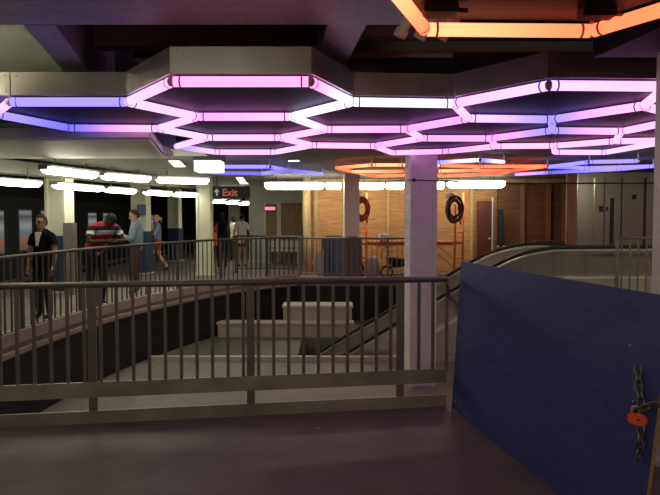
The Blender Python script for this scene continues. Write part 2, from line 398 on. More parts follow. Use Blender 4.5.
MV = dict(r=(-5, 114), p=(10, 102), c=(128, 102), a=(172, 81.7), b=(310, 81.7), d=(352, 102), e=(197.5, 116.8), f=(291, 116.8), g=(158, 128.6),
          h=(208, 137.7), i=(280, 137.7), j=(326.5, 129.5), k=(176, 146.5), l=(216, 152.2), m=(275, 152.2), n=(312, 145.3), q=(70, 128),
          o=(453.5, 103.6), s=(406, 129.2), t=(468.5, 118.4), u=(422, 138.3), v=(490, 138.4), w=(374.5, 146), x=(392, 152.8), y=(447, 151.4), vv=(496, 146.3),
          z1=(549, 85.5), z2=(668, 86.5), A1=(552, 119.5), A2=(643, 106), A3=(552, 130.6), A4=(622, 131.4), A5=(615, 141.2), A6=(553.6, 145.8),
          A7=(554.5, 152.2), A8=(605, 152.4), B1=(690, 118), B2=(690, 135), B3=(672, 140.5))
MT = [('p','c','V','V'),('r','p','V','L'),('q','r','B','V'),('q','g','B','P'),('c','a','L','P'),('a','b','H','H'),('b','d','H','W'),('c','e','L','P'),
      ('e','g','P','L'),('g','h','L','L'),('h','k','P','L'),('k','l','V','L'),('e','f','M','P'),('h','i','L','P'),('l','m','P','P'),('f','d','W','W'),
      ('f','j','W','P'),('j','i','P','P'),('i','n','P','P'),('n','m','P','L'),('j','s','P','M'),('n','w','P','P'),('s','t','M','M'),('d','o','W','W'),
      ('o','t','L','P'),('o','z1','P','L'),('z1','z2','L','P'),('t','A1','L','V'),('A1','A2','V','P'),('A2','z2','P','L'),('A1','A3','V','V'),('A3','A4','V','P'),
      ('v','A3','M','V'),('s','u','P','P'),('u','v','M','M'),('u','w','P','M'),('w','x','P','P'),('x','y','P','M'),('y','vv','M','P'),('v','vv','M','P'),
      ('vv','A6','P','P'),('A6','A5','P','P'),('A4','A5','L','L'),('A4','B1','P','P'),('A5','B3','P','P'),('A6','A7','P','L'),('A7','A8','P','L'),('A8','B3','L','L'),('A2','B1','P','P')]
sculpture('hexagon_light_sculpture', MV, MT, 'large honeycomb of pink, lavender and violet light tubes across the middle of the ceiling')
NV = dict(a=(384, -22), b=(425, 29.5), c=(592, 31), d=(706, -4))
sculpture('hexagon_light_sculpture', NV, [('a','b','Y','O'), ('b','c','Y','O'), ('c','d','O','O')], 'orange hexagon of light tubes nearest the camera at the top right', ZT, .035)
OV = dict(a=(336, 168), b=(372, 165), c=(402, 165), d=(351, 171.5), e=(404, 171.3), f=(376, 176.3), g=(426, 174.6), h=(440, 165.4), i=(438, 171), j=(473, 170.4), k=(480, 166.6),
          l=(547, 166.2), m=(513, 170.6), n=(443, 176.2), o=(500, 173.4))
OT = [('a','b','O','Y'),('b','c','Y','Y'),('a','d','R','O'),('d','e','Y','O'),('d','f','O','R'),('f','g','O','O'),('c','h','Y','Y'),('h','k','O','O'),('e','i','O','O'),('i','j','Y','O'),
      ('j','k','O','O'),('k','l','O','O'),('j','m','O','R'),('m','l','R','O'),('g','n','O','O'),('n','o','O','R'),('o','m','R','O'),('g','i','O','O')]
sculpture('hexagon_light_sculpture', OV, OT, 'far honeycomb of orange light tubes behind the pink painted column', ZT, .03, .149)
BV = dict(a=(437, 162.4), b=(480, 160), c=(504, 162), d=(548, 166.9), e=(589, 162), f=(638, 161), g=(586, 168), h=(653, 166.2), i=(515, 174.4), j=(549, 172.6), k=(620, 169.3), l=(680, 163))
BT = [('a','b','V','W'),('b','c','V','W'),('d','e','V','V'),('e','f','V','V'),('d','g','B','V'),('g','h','V','V'),('i','j','M','V'),('j','k','B','V'),('k','h','V','B'),('h','l','V','V')]
sculpture('hexagon_light_sculpture', BV, BT, 'far violet blue light tubes in front of the steel elevator', ZT, .034, .149)
CVt = dict(a=(198, 170), b=(221, 166.7), c=(270, 166.7), d=(288, 170.3), e=(262, 173.4), f=(218, 173), g=(323, 174.2))
sculpture('hexagon_light_sculpture', CVt, [('a','b','V','V'),('b','c','V','V'),('c','d','V','B'),('d','e','B','V'),('e','f','B','B'),('f','a','B','V'),('d','g','B','V')],
          'small far hexagon of violet light tubes above the exit sign', ZT, .035, .149)
# soffit that carries the main honeycomb: dark steel underside and stainless fascia panels that follow the hexagon edges
S0, S1 = 2.655, 2.85
fr = [(-220, 102), MV['c'], MV['a'], MV['b'], MV['d'], MV['o'], MV['z1'], MV['z2'], (760, 106), (830, 106)]
bk = [(830, 152), MV['A8'], MV['A7'], MV['A6'], MV['vv'], MV['y'], MV['x'], MV['w'], MV['n'], MV['m'], MV['l'], MV['k'], MV['h'], MV['g'], MV['q'], (-220, 128)]
FR = [pz(u, v, ZT) for u, v in fr]; BK = [pz(u, v, ZT) for u, v in bk]
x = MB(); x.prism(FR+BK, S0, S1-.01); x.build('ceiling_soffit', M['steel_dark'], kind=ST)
k = 1
for i in range(len(FR)-1):
    A, B = FR[i], FR[i+1]; d = (B-A).normalized(); n = V((d.y, -d.x, 0)); ln = (B-A).length
    m_ = max(1, round(ln/1.2)); x = MB()
    for q in range(m_):
        p0 = A+d*(ln*q/m_+(.005 if q else -.008))+n*.012; p1 = A+d*(ln*(q+1)/m_-(.005 if q < m_-1 else -.008))+n*.012
        x.bar(V((p0.x, p0.y, (S0+S1)/2)), V((p1.x, p1.y, (S0+S1)/2)), .02, S1-S0)
        for t in (.05, ln/m_-.05):
            for z in (S0+.03, S1-.03):
                p = p0+d*t; x.ball((p.x+n.x*.012, p.y+n.y*.012, z), .008, n=6)
    x.build('trim_fascia', M['fascia'], kind=ST); k += 1
def soff(poly, z0, z1, name):
    x = MB(); x.prism([L(p) for p in poly], z0, z1); x.build(name, M['steel_dark'], kind=ST)
na, nb, nc, nd = [pz(*NV[c], ZT) for c in 'abcd']
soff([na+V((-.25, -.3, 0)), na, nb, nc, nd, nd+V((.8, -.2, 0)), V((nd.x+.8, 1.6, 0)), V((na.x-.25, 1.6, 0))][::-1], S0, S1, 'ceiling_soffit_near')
# junction boxes below the near soffit and conduits
for u, v, lb in ((440, 4, 'small dark junction box above the left corner of the orange tubes'), (597, 8, 'small dark junction box above the right corner of the orange tubes')):
    p = pz(u, v, S0); r = empty('junction_box', (p.x, p.y, S0-.05), 0, lb, 'junction box')
    MB().box((-.085, -.05, 0), (.085, .05, .05)).build('box_body', M['black'], r, .006); MB().tube([(.05, 0, .025), (.14, .02, .025)], .012, 8).build('cable_gland', M['black'], r)
for i, (u, v, lb) in enumerate(((400, 35, 'leftmost of three pale conduit stubs under the ceiling beam'), (420, 37, 'middle of three pale conduit stubs under the ceiling beam'), (441, 37, 'rightmost of three pale conduit stubs by the orange tubes'))):
    p = py(u, v, 4.0); q = p+V((.12, -.1, .22)); r = empty('conduit_stub', p, 0, lb, 'conduit', 'pale conduit stubs')
    MB().tube([(0, 0, 0), q-p], .032, 12).build('pipe', M['white'], r); MB().tube([(-.006, .005, -.011), V((.018, -.015, .033))], .041, 12).build('coupling', M['white'], r)
# ================================================================== COLUMNS
def column(u, Y, w, z0, z1, rz, label, mt, dado=None, rivets=False, name='steel_column'):
    r = empty(name, (xat(u, Y), Y, z0), rz, label, 'column'); h = z1-z0
    x = MB()      # box section with projecting flange edges
    x.box((-w/2, -w/2+.02, 0), (w/2, w/2-.02, h))
    x.build('shaft', mt, r, .012)
    x = MB(); x.box((-w/2-.03, -w/2, 0), (-w/2+.04, -w/2+.02, h)); x.box((w/2-.04, -w/2, 0), (w/2+.03, -w/2+.02, h)); x.build('flange', mt, r)
    if not rivets: x = MB(); x.box((-w/2-.06, -w/2-.05, 0), (w/2+.06, w/2+.05, .03)); x.build('base_plate', mt, r)
    if dado:
        x = MB(); x.box((-w/2-.035, -w/2-.012, 0.03), (w/2+.035, w/2+.01, dado)); x.build('dado', M['navy_paint'], r, label='navy blue lower half of the column')
    if rivets:
        x = MB()
        for k in range(int(h/.14)):
            for s in (-1, 1): x.ball((-w/2-.002, s*.09, .1+k*.14), .017, n=6)
        for s in (-1, 1):
            for k in range(2): x.ball((s*.1, -w/2+.018, h-.12-k*.13), .014, n=6)
        x.ball((0, -w/2+.018, 2.3), .012, n=6); x.ball((0, -w/2+.018, 1.2), .012, n=6)
        x.build('rivet', mt, r)
    return r
column(419.3, 10.12, .38, -1.05, 2.655, math.radians(13), 'pink lit riveted white steel column rising from the well before the escalator', M['white_paint'], rivets=True)
column(350.5, 16.95, .34, 0, 2.75, math.radians(12), 'slimmer white steel column in front of the plywood hoarding', M['white_paint'])
column(205.5, 18.0, .36, 0, 2.75, math.radians(-8), 'plain cream column standing just behind the curved railing', M['cream'])
column(61, 13.9, .42, 0, 2.62, math.radians(-12), 'cream and navy platform column behind the woman in black', M['cream'], dado=1.22)
column(142, 18.5, .4, 0, 2.75, math.radians(-12), 'cream and navy platform column with a dark screen on it', M['cream'], dado=1.22)
column(175.5, 24, .38, 0, 2.75, math.radians(-12), 'farthest cream and navy platform column behind the woman in red shorts', M['cream'], dado=1.22)
column(235, 29, .45, 0, 2.75, 0, 'distant cream column between the people below the exit sign', M['cream'], dado=1.0)
column(678, 4.2, .24, 0, 2.69, math.radians(4), 'white painted pillar at the right edge behind the blue board', M['white_paint'], name='square_pillar')
# ================================================================== RAILINGS
def railing(path, h, spacing, post_every, label, name, m, plates=None, z0=0, top_r=None, first_post=0, seg=None, posts=None):
    P = [V((*p, 0)) for p in path]; c = P[0]
    r = empty(name, (c.x, c.y, z0), 0, label, 'railing'); Q = [p-V((c.x, c.y, 0)) for p in P]
    acc = [0]
    for i in range(1, len(Q)): acc.append(acc[-1]+(Q[i]-Q[i-1]).length)
    def at(s):
        s = max(0, min(acc[-1]-1e-6, s))
        for i in range(1, len(Q)):
            if s <= acc[i]:
                t = (s-acc[i-1])/(acc[i]-acc[i-1]); return Q[i-1].lerp(Q[i], t), (Q[i]-Q[i-1]).normalized()
    x = MB(); x.tube([q+V((0, 0, h-.025)) for q in Q], top_r or .026, 10); x.build('top_rail', m, r)
    x = MB()
    zb = plates[1][1]-.03 if plates else .14
    if not plates:
        for i in range(len(Q)-1): x.bar(Q[i]+V((0, 0, zb)), Q[i+1]+V((0, 0, zb)), .04, .03)
        x.build('bottom_rail', m, r)
    else:
        for (a, e) in plates:
            x = MB()
            for i in range(len(Q)-1): x.bar(Q[i]+V((0, 0, (a+e)/2)), Q[i+1]+V((0, 0, (a+e)/2)), .016, e-a)
            x.build('rail_plate', M['rail_plate'], r)
    ps = posts if posts else [first_post+k*post_every for k in range(int((acc[-1]-first_post)/post_every+1e-3)+1)]
    for s in ps:
        q, d = at(s); x = MB(); n = V((-d.y, d.x, 0))*.012
        x.bar(q+n+V((0, 0, 0)), q+n+V((0, 0, h-.03)), .032, .062, up=d); x.build('post', m, r)
    k = 0; s = spacing/2
    while s < acc[-1]:
        if min([abs(s-t) for t in ps]+[9]) > spacing*.4:
            q, d = at(s); x = MB(); x.bar(q+V((0, 0, zb)), q+V((0, 0, h-.04)), .014, .026, up=d); x.build('baluster', m, r)
        s += spacing
    return r
tl = (RR-RL).length
def spos(u):          # distance along the near railing where photo column u meets it
    best = min(range(2001), key=lambda i: abs((RL+rd*tl*i/2000).x/(RL+rd*tl*i/2000).y*F+330-u)); return tl*best/2000
x0_ = RL-rd*.6
railing([L(x0_), L(RR)], 1.11, .122, 1.22, 'near steel railing across the foreground at the lip of the well', 'metal_railing', M['rail'], plates=[(.0, .10), (.205, .325)],
        posts=[spos(u)+.6 for u in (90, 250, 401)])
CR = [(p[0]-.07, p[1]+.04) for p in CV]
railing([(-4.1, 5.2)]+CR[2:], 1.13, .158, 1.6, 'long curved railing round the far side of the well by the platform', 'metal_railing', M['rail_dark'], z0=.0)
railing([(-.8, 16.62), (1.0, 16.58), (2.62, 16.58)], 1.1, .13, 1.15, 'straight far railing in front of the orange scaffold', 'metal_railing', M['rail'])
railing([(xat(618, 11.4), 11.4), (8.0, 11.5)], 1.27, .15, 1.0, 'short railing at the escalator top beside the white pillar', 'metal_railing', M['rail'])
railing([(-2.75, 18.6), (-.75, 18.3)], 1.1, .14, .95, 'short dark railing in front of the pale wall', 'metal_railing', M['rail_dark'])
# ================================================================== ESCALATOR
prof = [(-1.9, -2.30), (1.25, -.41), (2.55, .37), (3.0, .63), (3.4, .83), (3.75, .95), (4.1, 1.02), (4.5, 1.05), (6.5, 1.06)]
M['esc_steel'] = mat('escalator_steel', (.64, .62, .54), .24, .8, .12, 1.2, 0, 40, (2, 1, .05))
esc = empty('escalator', (5.4, 13, 0), 0, 'escalator with black handrails and steel sides descending to the left', 'escalator'); eo = esc.location
def off(p, y, dz=0): return V((p[0], y, p[1]+dz))-eo
def smooth2(p): return smooth(p, 4)
PR = smooth2(prof)
for Y, xe in ((12.1, 0), (13.75, -.15)):
    pr = [(p[0]+xe*0, p[1]) for p in PR]
    end = [(pr[-1][0]+.22*math.sin(a), pr[-1][1]-.22+.22*math.cos(a)) for a in [k*math.pi/8 for k in range(1, 9)]]
    if xe: pr = [p for p in pr if p[0] < 5.1]; end = [(pr[-1][0]+.22*math.sin(a), pr[-1][1]-.22+.22*math.cos(a)) for a in [k*math.pi/8 for k in range(1, 9)]]
    x = MB(); x.tube([off(p, Y) for p in pr+end], .034, 10); x.build('handrail', M['rubber'], esc)
    x = MB()
    for p, q in zip(pr[:-1], pr[1:]): x.bar(off(p, Y, -.06), off(q, Y, -.06), .07, .03)
    x.build('handrail_guide', M['steel'], esc)
    top = pr; bot = [(p[0], p[1]-.62) for p in pr]
    x = MB(); x.extrude_xz([(p[0]-eo.x, p[1]-.07) for p in top]+[(p[0]-eo.x, p[1]) for p in bot[::-1]], Y-.015-eo.y, Y+.015-eo.y); x.build('balustrade_panel', M['esc_steel'], esc)
    sgn = -1 if Y < 13 else 1
    y0, y1 = (Y-.2, Y-.02) if sgn < 0 else (Y+.02, Y+.2)
    x = MB(); x.extrude_xz([(p[0]-eo.x, p[1]-.62) for p in pr]+[(p[0]-eo.x, max(p[1]-1.75, -3.1)) for p in pr[::-1]], y0-eo.y, y1-eo.y); x.build('side_cladding', M['steel'], esc)
    x = MB()
    for p, q in zip(pr[:-1], pr[1:]): x.bar(off(p, (y0+y1)/2, -.60), off(q, (y0+y1)/2, -.60), .22, .05)
    x.build('deck_strip', M['steel'], esc)
    x = MB()
    for s in range(5):
        X = 3.6+s*.62
        if X > pr[-1][0]-.1: break
        zt = 1.0 if X > 4 else .78
        x.box((X-eo.x, Y-.022-eo.y, zt-.55), (X+.012-eo.x, Y+.022-eo.y, zt-.05))
    x.build('seam_strip', M['rail'], esc)
x = MB()
for i in range(26):
    X = -2.0+i*.24; z = -2.3-.85+i*.1405 + .05
    x.box((X-eo.x, 12.15-eo.y, max(-3.1, z-.3)), (X+.26-eo.x, 13.7-eo.y, min(z, 0)))
x.build('step', M['rail_dark'], esc)
x = MB(); x.box((4.3-eo.x, 12.12-eo.y, -.02), (5.9-eo.x, 13.73-eo.y, .012)); x.build('comb_plate', M['steel'], esc)
x = MB()
for i in range(4): x.ball(V((3.62+i*.13, 13.78, .985))-eo, .03, (1.2, .5, .8), 8)
x.build('indicator_light', M['white'], esc, label='row of small white buttons on the far balustrade')
# ================================================================== BLUE BOARD, CHAINS, PADLOCK
BL, BR, TL, TR = V((1.02, 5.30, .012)), V((1.43, 2.90, .012)), V((1.09, 5.30, 1.24)), V((1.56, 2.90, 1.24))
br = empty('plywood_board', ((BL+BR)/2).to_tuple(), 0, 'navy blue painted plywood board standing on edge at the right', 'board'); bo = br.location
nb_ = (BR-BL).cross(TL-BL).normalized()
if nb_.x > 0: nb_ = -nb_
def bpt(s, h, out=0):
    lo, hi = BL.lerp(BR, s), TL.lerp(TR, s); return lo.lerp(hi, h)+nb_*out
t = -nb_*.019
x = MB(); c8 = [BL, BR, BR+t, BL+t, TL, TR, TR+t, TL+t]; x.hexa([p-bo for p in c8])
o = x.build('board_face', [M['blue_ply'], M['ply_edge']], br)
for f in o.data.polygons:
    if abs(f.normal.y) > .8: f.material_index = 1
x = MB()
for h in (.05, .9): MB().bar(bpt(.02, h, -.042)-bo, bpt(.98, h, -.042)-bo, .085, .04, up=(1, 0, 0)).build('back_batten', M['timber'], br)
for s, h in ((.93, .57), (.93, .545), (.945, .52), (.9, .78), (.03, .95), (.03, .5), (.03, .06)): MB().ball(bpt(s, h, .001)-bo, .006, n=6).build('screw_head', M['steel'], br)
def link_mb(x, c, d, roll, ln=.052, w=.034, r=.0056):
    d = d.normalized(); a = d.cross(V((.3, .5, .1))).normalized(); q = d.cross(a)
    sd = a*math.cos(roll)+q*math.sin(roll); pts = []
    h = ln/2-w/2
    for k in range(16):
        an = 2*math.pi*k/16; cx = math.cos(an)*w/2; cy = math.sin(an)*w/2+(h if math.sin(an) >= 0 else -h)
        pts.append(c+sd*cx+d*cy)
    x.tube(pts, r, 6, closed=True)
def chain(path, label, name='steel_chain', ln=.052, scale=1.0):
    P = [V(p) for p in path]; r = empty(name, P[0].to_tuple(), 0, label, 'chain'); acc = 0; k = 0
    step = (ln-.012)*scale; tot = sum((P[i+1]-P[i]).length for i in range(len(P)-1)); s = 0
    while s < tot:
        a = s; i = 0
        while i < len(P)-2 and a > (P[i+1]-P[i]).length: a -= (P[i+1]-P[i]).length; i += 1
        d = (P[i+1]-P[i]); c = P[i]+d.normalized()*a
        x = MB(); link_mb(x, c-P[0], d, (k % 2)*math.pi/2+.4, ln*scale, .034*scale, .0056*scale); x.build('chain_link', M['chain'], r)
        k += 1; s += step
    return r
def bh(v, s):       # board height fraction seen at image row v
    return min([i/200 for i in range(201)], key=lambda h: abs(247.5-F*((lambda q: (q.z*math.cos(PITCH)+q.y*math.sin(PITCH))/(q.y*math.cos(PITCH)-q.z*math.sin(PITCH)))(bpt(s, h)-V((0, 0, EYE))))-v))
def bs(u, h):
    return min([i/400 for i in range(401)], key=lambda s: abs(330+F*bpt(s, h).x/((bpt(s, h).y)*math.cos(PITCH)-(bpt(s, h).z-EYE)*math.sin(PITCH))-u))
def bq(u, v, out):      # point of the board seen at photo position u, v
    h = .6
    for _ in range(6): sx = bs(u, h); h = bh(v, sx)
    return bpt(sx, h, out)
pA, pB, pC = bq(641, 368, .016), bq(646, 408, .02), bq(641, 462, .016)
chain([pA, bq(642, 388, .02), pB], 'rusty chain hanging from the hole in the blue board above the padlock')
chain([bq(644, 429, .018), bq(644, 445, .02), pC], 'rusty chain tail hanging below the red padlock')
pe = bpt(1.0, bh(398, .99), .012)
chain([bq(645, 410, .03), bq(650, 408, .03), pe+V((.03, -.02, .0))], 'rusty chain running from the padlock round the right edge of the board')
# padlock
pc = bq(643, 419, .03); r = empty('padlock', pc.to_tuple(), math.radians(-52), 'red padlock hanging on the chains of the blue board', 'padlock')
x = MB(); x.extrude_xz([(-.042, -.018), (-.03, -.03), (.034, -.03), (.046, -.014), (.044, .012), (.034, .026), (-.03, .024), (-.042, .014)], -.013, .013); x.build('lock_body', M['padlock_red'], r, .005)
x = MB(); x.tube([(-.026, 0, .018)]+[(-.008-.018*math.cos(a), 0, .04+.018*math.sin(a)) for a in [k*math.pi/6 for k in range(7)]]+[(.01, 0, .02)], .0045, 8); x.build('shackle', M['steel'], r)
x = MB(); x.tube([(.012, -.0125, .0), (.012, -.0142, .0)], .006, 10); x.build('keyhole', M['black'], r)
q = TL+V((-.05, .02, -.1)); e_ = L(RR)
chain([V((RR.x, RR.y-.03, 1.02)), V((RR.x+.02, RR.y-.03, .93)), bpt(.01, .72, .016)], 'dark chain tying the blue board to the end of the near railing')
# leaf on the floor
p = pz(317, 429, .003); x = MB()
vs = [(-.032, 0, .002), (-.012, -.014, .008), (.016, -.012, .003), (.036, .004, .009), (.012, .016, .005), (-.014, .012, .002)]
f = [x.b.verts.new(v_) for v_ in vs]; x.b.faces.new(f)
bmesh.ops.solidify(x.b, geom=x.b.faces[:], thickness=.002)
o = x.build('fallen_leaf', M['litter'], label='small orange scrap of dry leaf on the foreground floor', cat='leaf'); o.location = p
# ================================================================== PLYWOOD HOARDING
HY = 19.0
hr = empty('plywood_hoarding', (3, HY, 0), 0, 'tall plywood hoarding wall behind the scaffold and escalator', 'hoarding')
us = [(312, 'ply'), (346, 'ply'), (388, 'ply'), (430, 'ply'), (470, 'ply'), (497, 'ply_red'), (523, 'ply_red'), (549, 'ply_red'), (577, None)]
for (u0, mt), (u1, _) in zip(us[:-1], us[1:]):
    a, c = xat(u0, HY)-3, xat(u1, HY)-3
    x = MB(); x.box((a+.008, 0, .01), (c-.008, .025, 2.62)); x.build('plywood_sheet', M[mt], hr)
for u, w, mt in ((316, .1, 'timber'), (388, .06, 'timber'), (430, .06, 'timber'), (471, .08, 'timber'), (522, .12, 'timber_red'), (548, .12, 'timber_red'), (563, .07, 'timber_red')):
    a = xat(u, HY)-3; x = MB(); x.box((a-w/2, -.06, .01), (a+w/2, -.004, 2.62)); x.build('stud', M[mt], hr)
x = MB(); x.box((xat(303, HY)-3, -.02, 2.62), (xat(577, HY)-3, .1, 2.749)); x.build('header_board', M['timber'], hr)
x = MB(); x.box((xat(310, HY)-3, .03, .01), (xat(310, HY)-2.9, 3.9, 2.74)); x.build('return_panel', M['ply'], hr)
pp = empty('timber_post', (xat(307, 18.7), 18.7, 0), 0, 'thick pale timber post at the left end of the plywood hoarding', 'post')
x = MB(); x.tube([(0, 0, 0), (.01, 0, .9), (-.01, 0, 1.8), (0, 0, 2.745)], [.13, .12, .125, .115], 14); x.build('trunk', M['timber'], pp)
x = MB(); x.box((-.16, -.16, .002), (.16, .16, .02)); x.build('foot_plate', M['timber'], pp)
# leaning things in front of the right hoarding
dr = empty('red_door_panel', (xat(485, 18.75), 18.8, 0), 0, 'dark red door panel with a pale edge strip against the hoarding', 'panel')
x = MB(); x.box((-.22, -.03, 0), (.2, .03, 2.1)); x.build('panel', M['dark_red'], dr, .006)
x = MB(); x.box((.205, -.035, 0), (.235, .03, 2.2)); x.build('edge_strip', M['white'], dr)
x = MB(); x.ball((.13, -.05, 1.0), .03, n=8); x.build('knob', M['steel'], dr)
o = MB().hexa([(-.17, -.05, 0), (.1, -.05, 0), (.1, 0, 0), (-.17, 0, 0), (-.13, .13, 1.85), (.04, .13, 1.85), (.04, .18, 1.85), (-.13, .18, 1.85)]).build('leaning_plank', M['black'], bevel=.006, label='black board leaning on the hoarding right of the red door panel', cat='board')
o.location = (xat(503, 18.5), 18.5, 0)
o = MB().box((-.4, -.2, 0), (.4, .2, .95)).build('work_crate', M['ply_red'], bevel=.01, label='dark reddish timber crate standing against the right end of the hoarding', cat='crate')
o.location = (xat(548, 18.2), 18.2, 0)
# ================================================================== ORANGE SCAFFOLD + HOSES
SY = 17.55; xa, xb = xat(362.5, SY), xat(459, SY)
sc = empty('rolling_scaffold', ((xa+xb)/2, SY, 0), 0, 'orange tube scaffold with ladder ends in front of the plywood hoarding', 'scaffold'); cx = (xa+xb)/2
for X, lab in ((xa-cx, 0), (xb-cx, 1)):
    w = .13 if lab == 0 else .18
    x = MB()
    x.tube([(X-w, -.35, .1), (X-w, -.35, 1.55 if lab == 0 else 1.95)], .03, 8); x.tube([(X+w, .35, .1), (X+w, .35, 2.3)], .03, 8)
    x.build('ladder_frame', M['orange_paint'], sc)
    for z in (.5, 1.2, 1.65, 1.88):
        if lab == 0 and z > 1.5: continue
        x = MB(); x.tube([(X-w, -.35, z), (X+w, .35, z)], .022, 8); x.build('rung', M['orange_paint'], sc)
    for s in (-1, 1):
        x = MB(); x.tube([(X+s*w-.02, s*.35, .062), (X+s*w+.02, s*.35, .062)], .06, 12); x.tube([(X+s*w, s*.35, .06), (X+s*w, s*.35, .12)], .014, 6); x.build('caster', M['black'], sc)
for y in (-.35, .35):
    s = -1 if y < 0 else 1
    x = MB(); x.bar((xa-cx+.13*s, y, .9), (xb-cx+.18*s, y, .9), .03, .07); x.build('side_rail', M['red_paint'], sc, label='red side rail')
    for p, q in (((xa-cx+.13*s, y, .25), (xa-cx+.13*s+.62, y, .86)), ((xb-cx+.18*s, y, .25), (xb-cx+.18*s-.75, y, .86))):
        x = MB(); x.tube([p, q], .014, 6); x.build('brace', M['orange_paint'], sc)
x = MB(); x.box((xa-cx+.2, -.33, .94), (xb-cx-.2, .33, .965)); x.build('deck', M['ply'], sc)
def coil(u, v, Y, R_, mt, label, turns=8, wob=.03):
    p = py(u, v, Y); r = empty('hose_coil', p.to_tuple(), 0, label, 'hose')
    rn_ = random.Random(int(u)); pts = []
    for k in range(turns*18):
        a = 2*math.pi*k/18+math.pi/2; f = R_*(.92+rn_.uniform(-.05, .05)+.28*math.sin(k*.10))
        pts.append((f*.72*math.cos(a), -.06+.10*k/(turns*18)+rn_.uniform(-.008, .008), f*1.15*math.sin(a)-R_*.2))
    MB().tube(pts, .021, 8).build('hose', mt, r)
    MB().tube([pts[-1], (R_*.5, .02, -R_*1.1), (R_*.62, .0, -R_*1.75)], .019, 8).build('hose_tail', mt, r)
    MB().tube([(-.05, -.08, R_*.9), (.0, .0, R_*1.08), (.04, .08, R_*.9)], .015, 6).build('tie', mt, r)
coil(362, 207, SY-.2, .24, M['hose_red'], 'reddish hose coil hung on the left end of the orange scaffold')
coil(454.5, 207, SY-.42, .27, M['hose_dark'], 'dark brown hose coil hung on the right end of the orange scaffold')
p = py(451, 196.5, SY-.55); r = empty('hard_hat', p.to_tuple(), 0, 'white cap shape hung above the dark hose coil on the scaffold', 'helmet')
x = MB(); x.ball((0, 0, 0), .14, (1, .9, .85), 14)
bmesh.ops.delete(x.b, geom=[v_ for v_ in x.b.verts if v_.co.z < -.02], context='VERTS'); bmesh.ops.solidify(x.b, geom=x.b.faces[:], thickness=.008)
x.build('dome', M['white'], r); x = MB(); x.tube([(.15*math.cos(a), -.02+.14*math.sin(a), -.015) for a in [k*math.pi/8 for k in range(16)]], .014, 6, closed=True); x.build('brim', M['hose_red'], r, label='dark red brim')
# stuff standing behind the far rail
def rpanel(w, h, rad):
    pts = [(-w/2, 0), (w/2, 0)]
    for cx_, s in ((w/2-rad, 1), (-w/2+rad, -1)):
        for k in range(6):
            a = k/5*math.pi/2
            pts.append((cx_+(rad*math.cos(a) if s > 0 else -rad*math.sin(a)), h-rad+(rad*math.sin(a) if s > 0 else rad*math.cos(a))))
    return pts
bp = empty('plastic_barrier', (xat(333, 17.5), 17.5, 0), 0, 'slate blue panel with rounded top standing left of the slimmer column', 'barrier')
MB().extrude_xz(rpanel(.62, 1.12, .18), -.05, .05).build('panel', M['blue_panel'], bp, .01)
x = MB()
for k in (-.2, -.1, 0): x.box((k-.012, -.062, .15), (k+.012, -.05, 1.0))
x.build('rib', M['navy_paint'], bp); x = MB(); x.box((-.3, -.2, 0), (-.2, .2, .05)); x.box((.2, -.2, 0), (.3, .2, .05)); x.build('foot', M['black'], bp)
bp = empty('grey_screen', (xat(352.5, 16.75), 16.74, .0), 0, 'grey screen with rounded top covering the foot of the slimmer column', 'screen')
MB().extrude_xz(rpanel(.46, 1.12, .15), -.02, .02).build('screen_panel', M['grey_panel'], bp, .006)
x = MB(); x.tube([(-.23, 0, .0), (-.23, 0, .95)], .016, 8); x.tube([(.23, 0, 0), (.23, 0, .95)], .016, 8); x.build('frame_tube', M['rail_dark'], bp)
def bag(u, v0, v1, Y, w, label, mt, name):
    z0 = py(u, v1, Y).z; h = py(u, v0, Y).z-0; x = MB()
    x.tube([(0, 0, 0), (.02, 0, h*.3), (-.01, .01, h*.65), (.03, 0, h*.88), (.02, 0, h)], [w*.5, w*.56, w*.52, w*.42, w*.2], 12)
    for v_ in x.b.verts: v_.co += V((random.uniform(-.02, .02), random.uniform(-.02, .02), random.uniform(-.01, .01) if v_.co.z > .02 else 0))
    o = x.build(name, mt, label=label, cat='bag'); o.location = (xat(u, Y), Y, 0)
o = MB().extrude_xz([(-.2, .42), (.06, .78), (.12, .74), (.12, .0), (-.02, .0)], -.03, .03).build('white_sheet', M['sheet'], bevel=.01, label='white sheet piece leaning left of the slate blue panel', cat='sheet'); o.location = (xat(319, 17.2), 17.2, .002)
bag(373, 256, 278, 16.93, .36, 'pale sack on the floor under the left end of the scaffold', M['sheet'], 'cement_sack')
bt = empty('spray_bottle', (xat(362.3, 16.95), 16.95, 0), 0, 'black and yellow bottle on the floor right of the grey screen', 'bottle')
MB().tube([(0, 0, 0), (0, 0, .3), (0, 0, .36), (0, 0, .38)], [.06, .06, .03, .028], 12).build('bottle_body', M['black'], bt); MB().tube([(0, 0, .1), (0, 0, .2)], .063, 12).build('yellow_band', mat('yellow_label', (.6, .5, .08)), bt); MB().tube([(0, 0, .38), (0, 0, .44)], .032, 10).build('cap', M['orange_paint'], bt)
wb = empty('wheelbarrow', (xat(399, 16.95), 16.95, 0), 0, 'dark wheelbarrow with tools behind the far railing under the scaffold', 'wheelbarrow')
x = MB(); x.hexa([(-.2, -.13, .3), (.2, -.13, .3), (.2, .13, .3), (-.2, .13, .3), (-.36, -.22, .56), (.3, -.22, .52), (.3, .22, .52), (-.36, .22, .56)]); x.build('tray', M['black'], wb, .01)
x = MB(); x.tube([(-.32+.15*math.cos(a), 0, .17+.15*math.sin(a)) for a in [k*math.pi/8 for k in range(16)]], .03, 8, closed=True); x.build('wheel', M['rubber'], wb)
for s in (-1, 1):
    x = MB(); x.tube([(-.34, s*.05, .17), (-.1, s*.14, .29), (.3, s*.2, .34), (.62, s*.22, .6)], .015, 6); x.build('handle', M['timber'], wb)
    x = MB(); x.tube([(.2, s*.15, .3), (.26, s*.17, .0)], .014, 6); x.build('leg', M['grey'], wb)
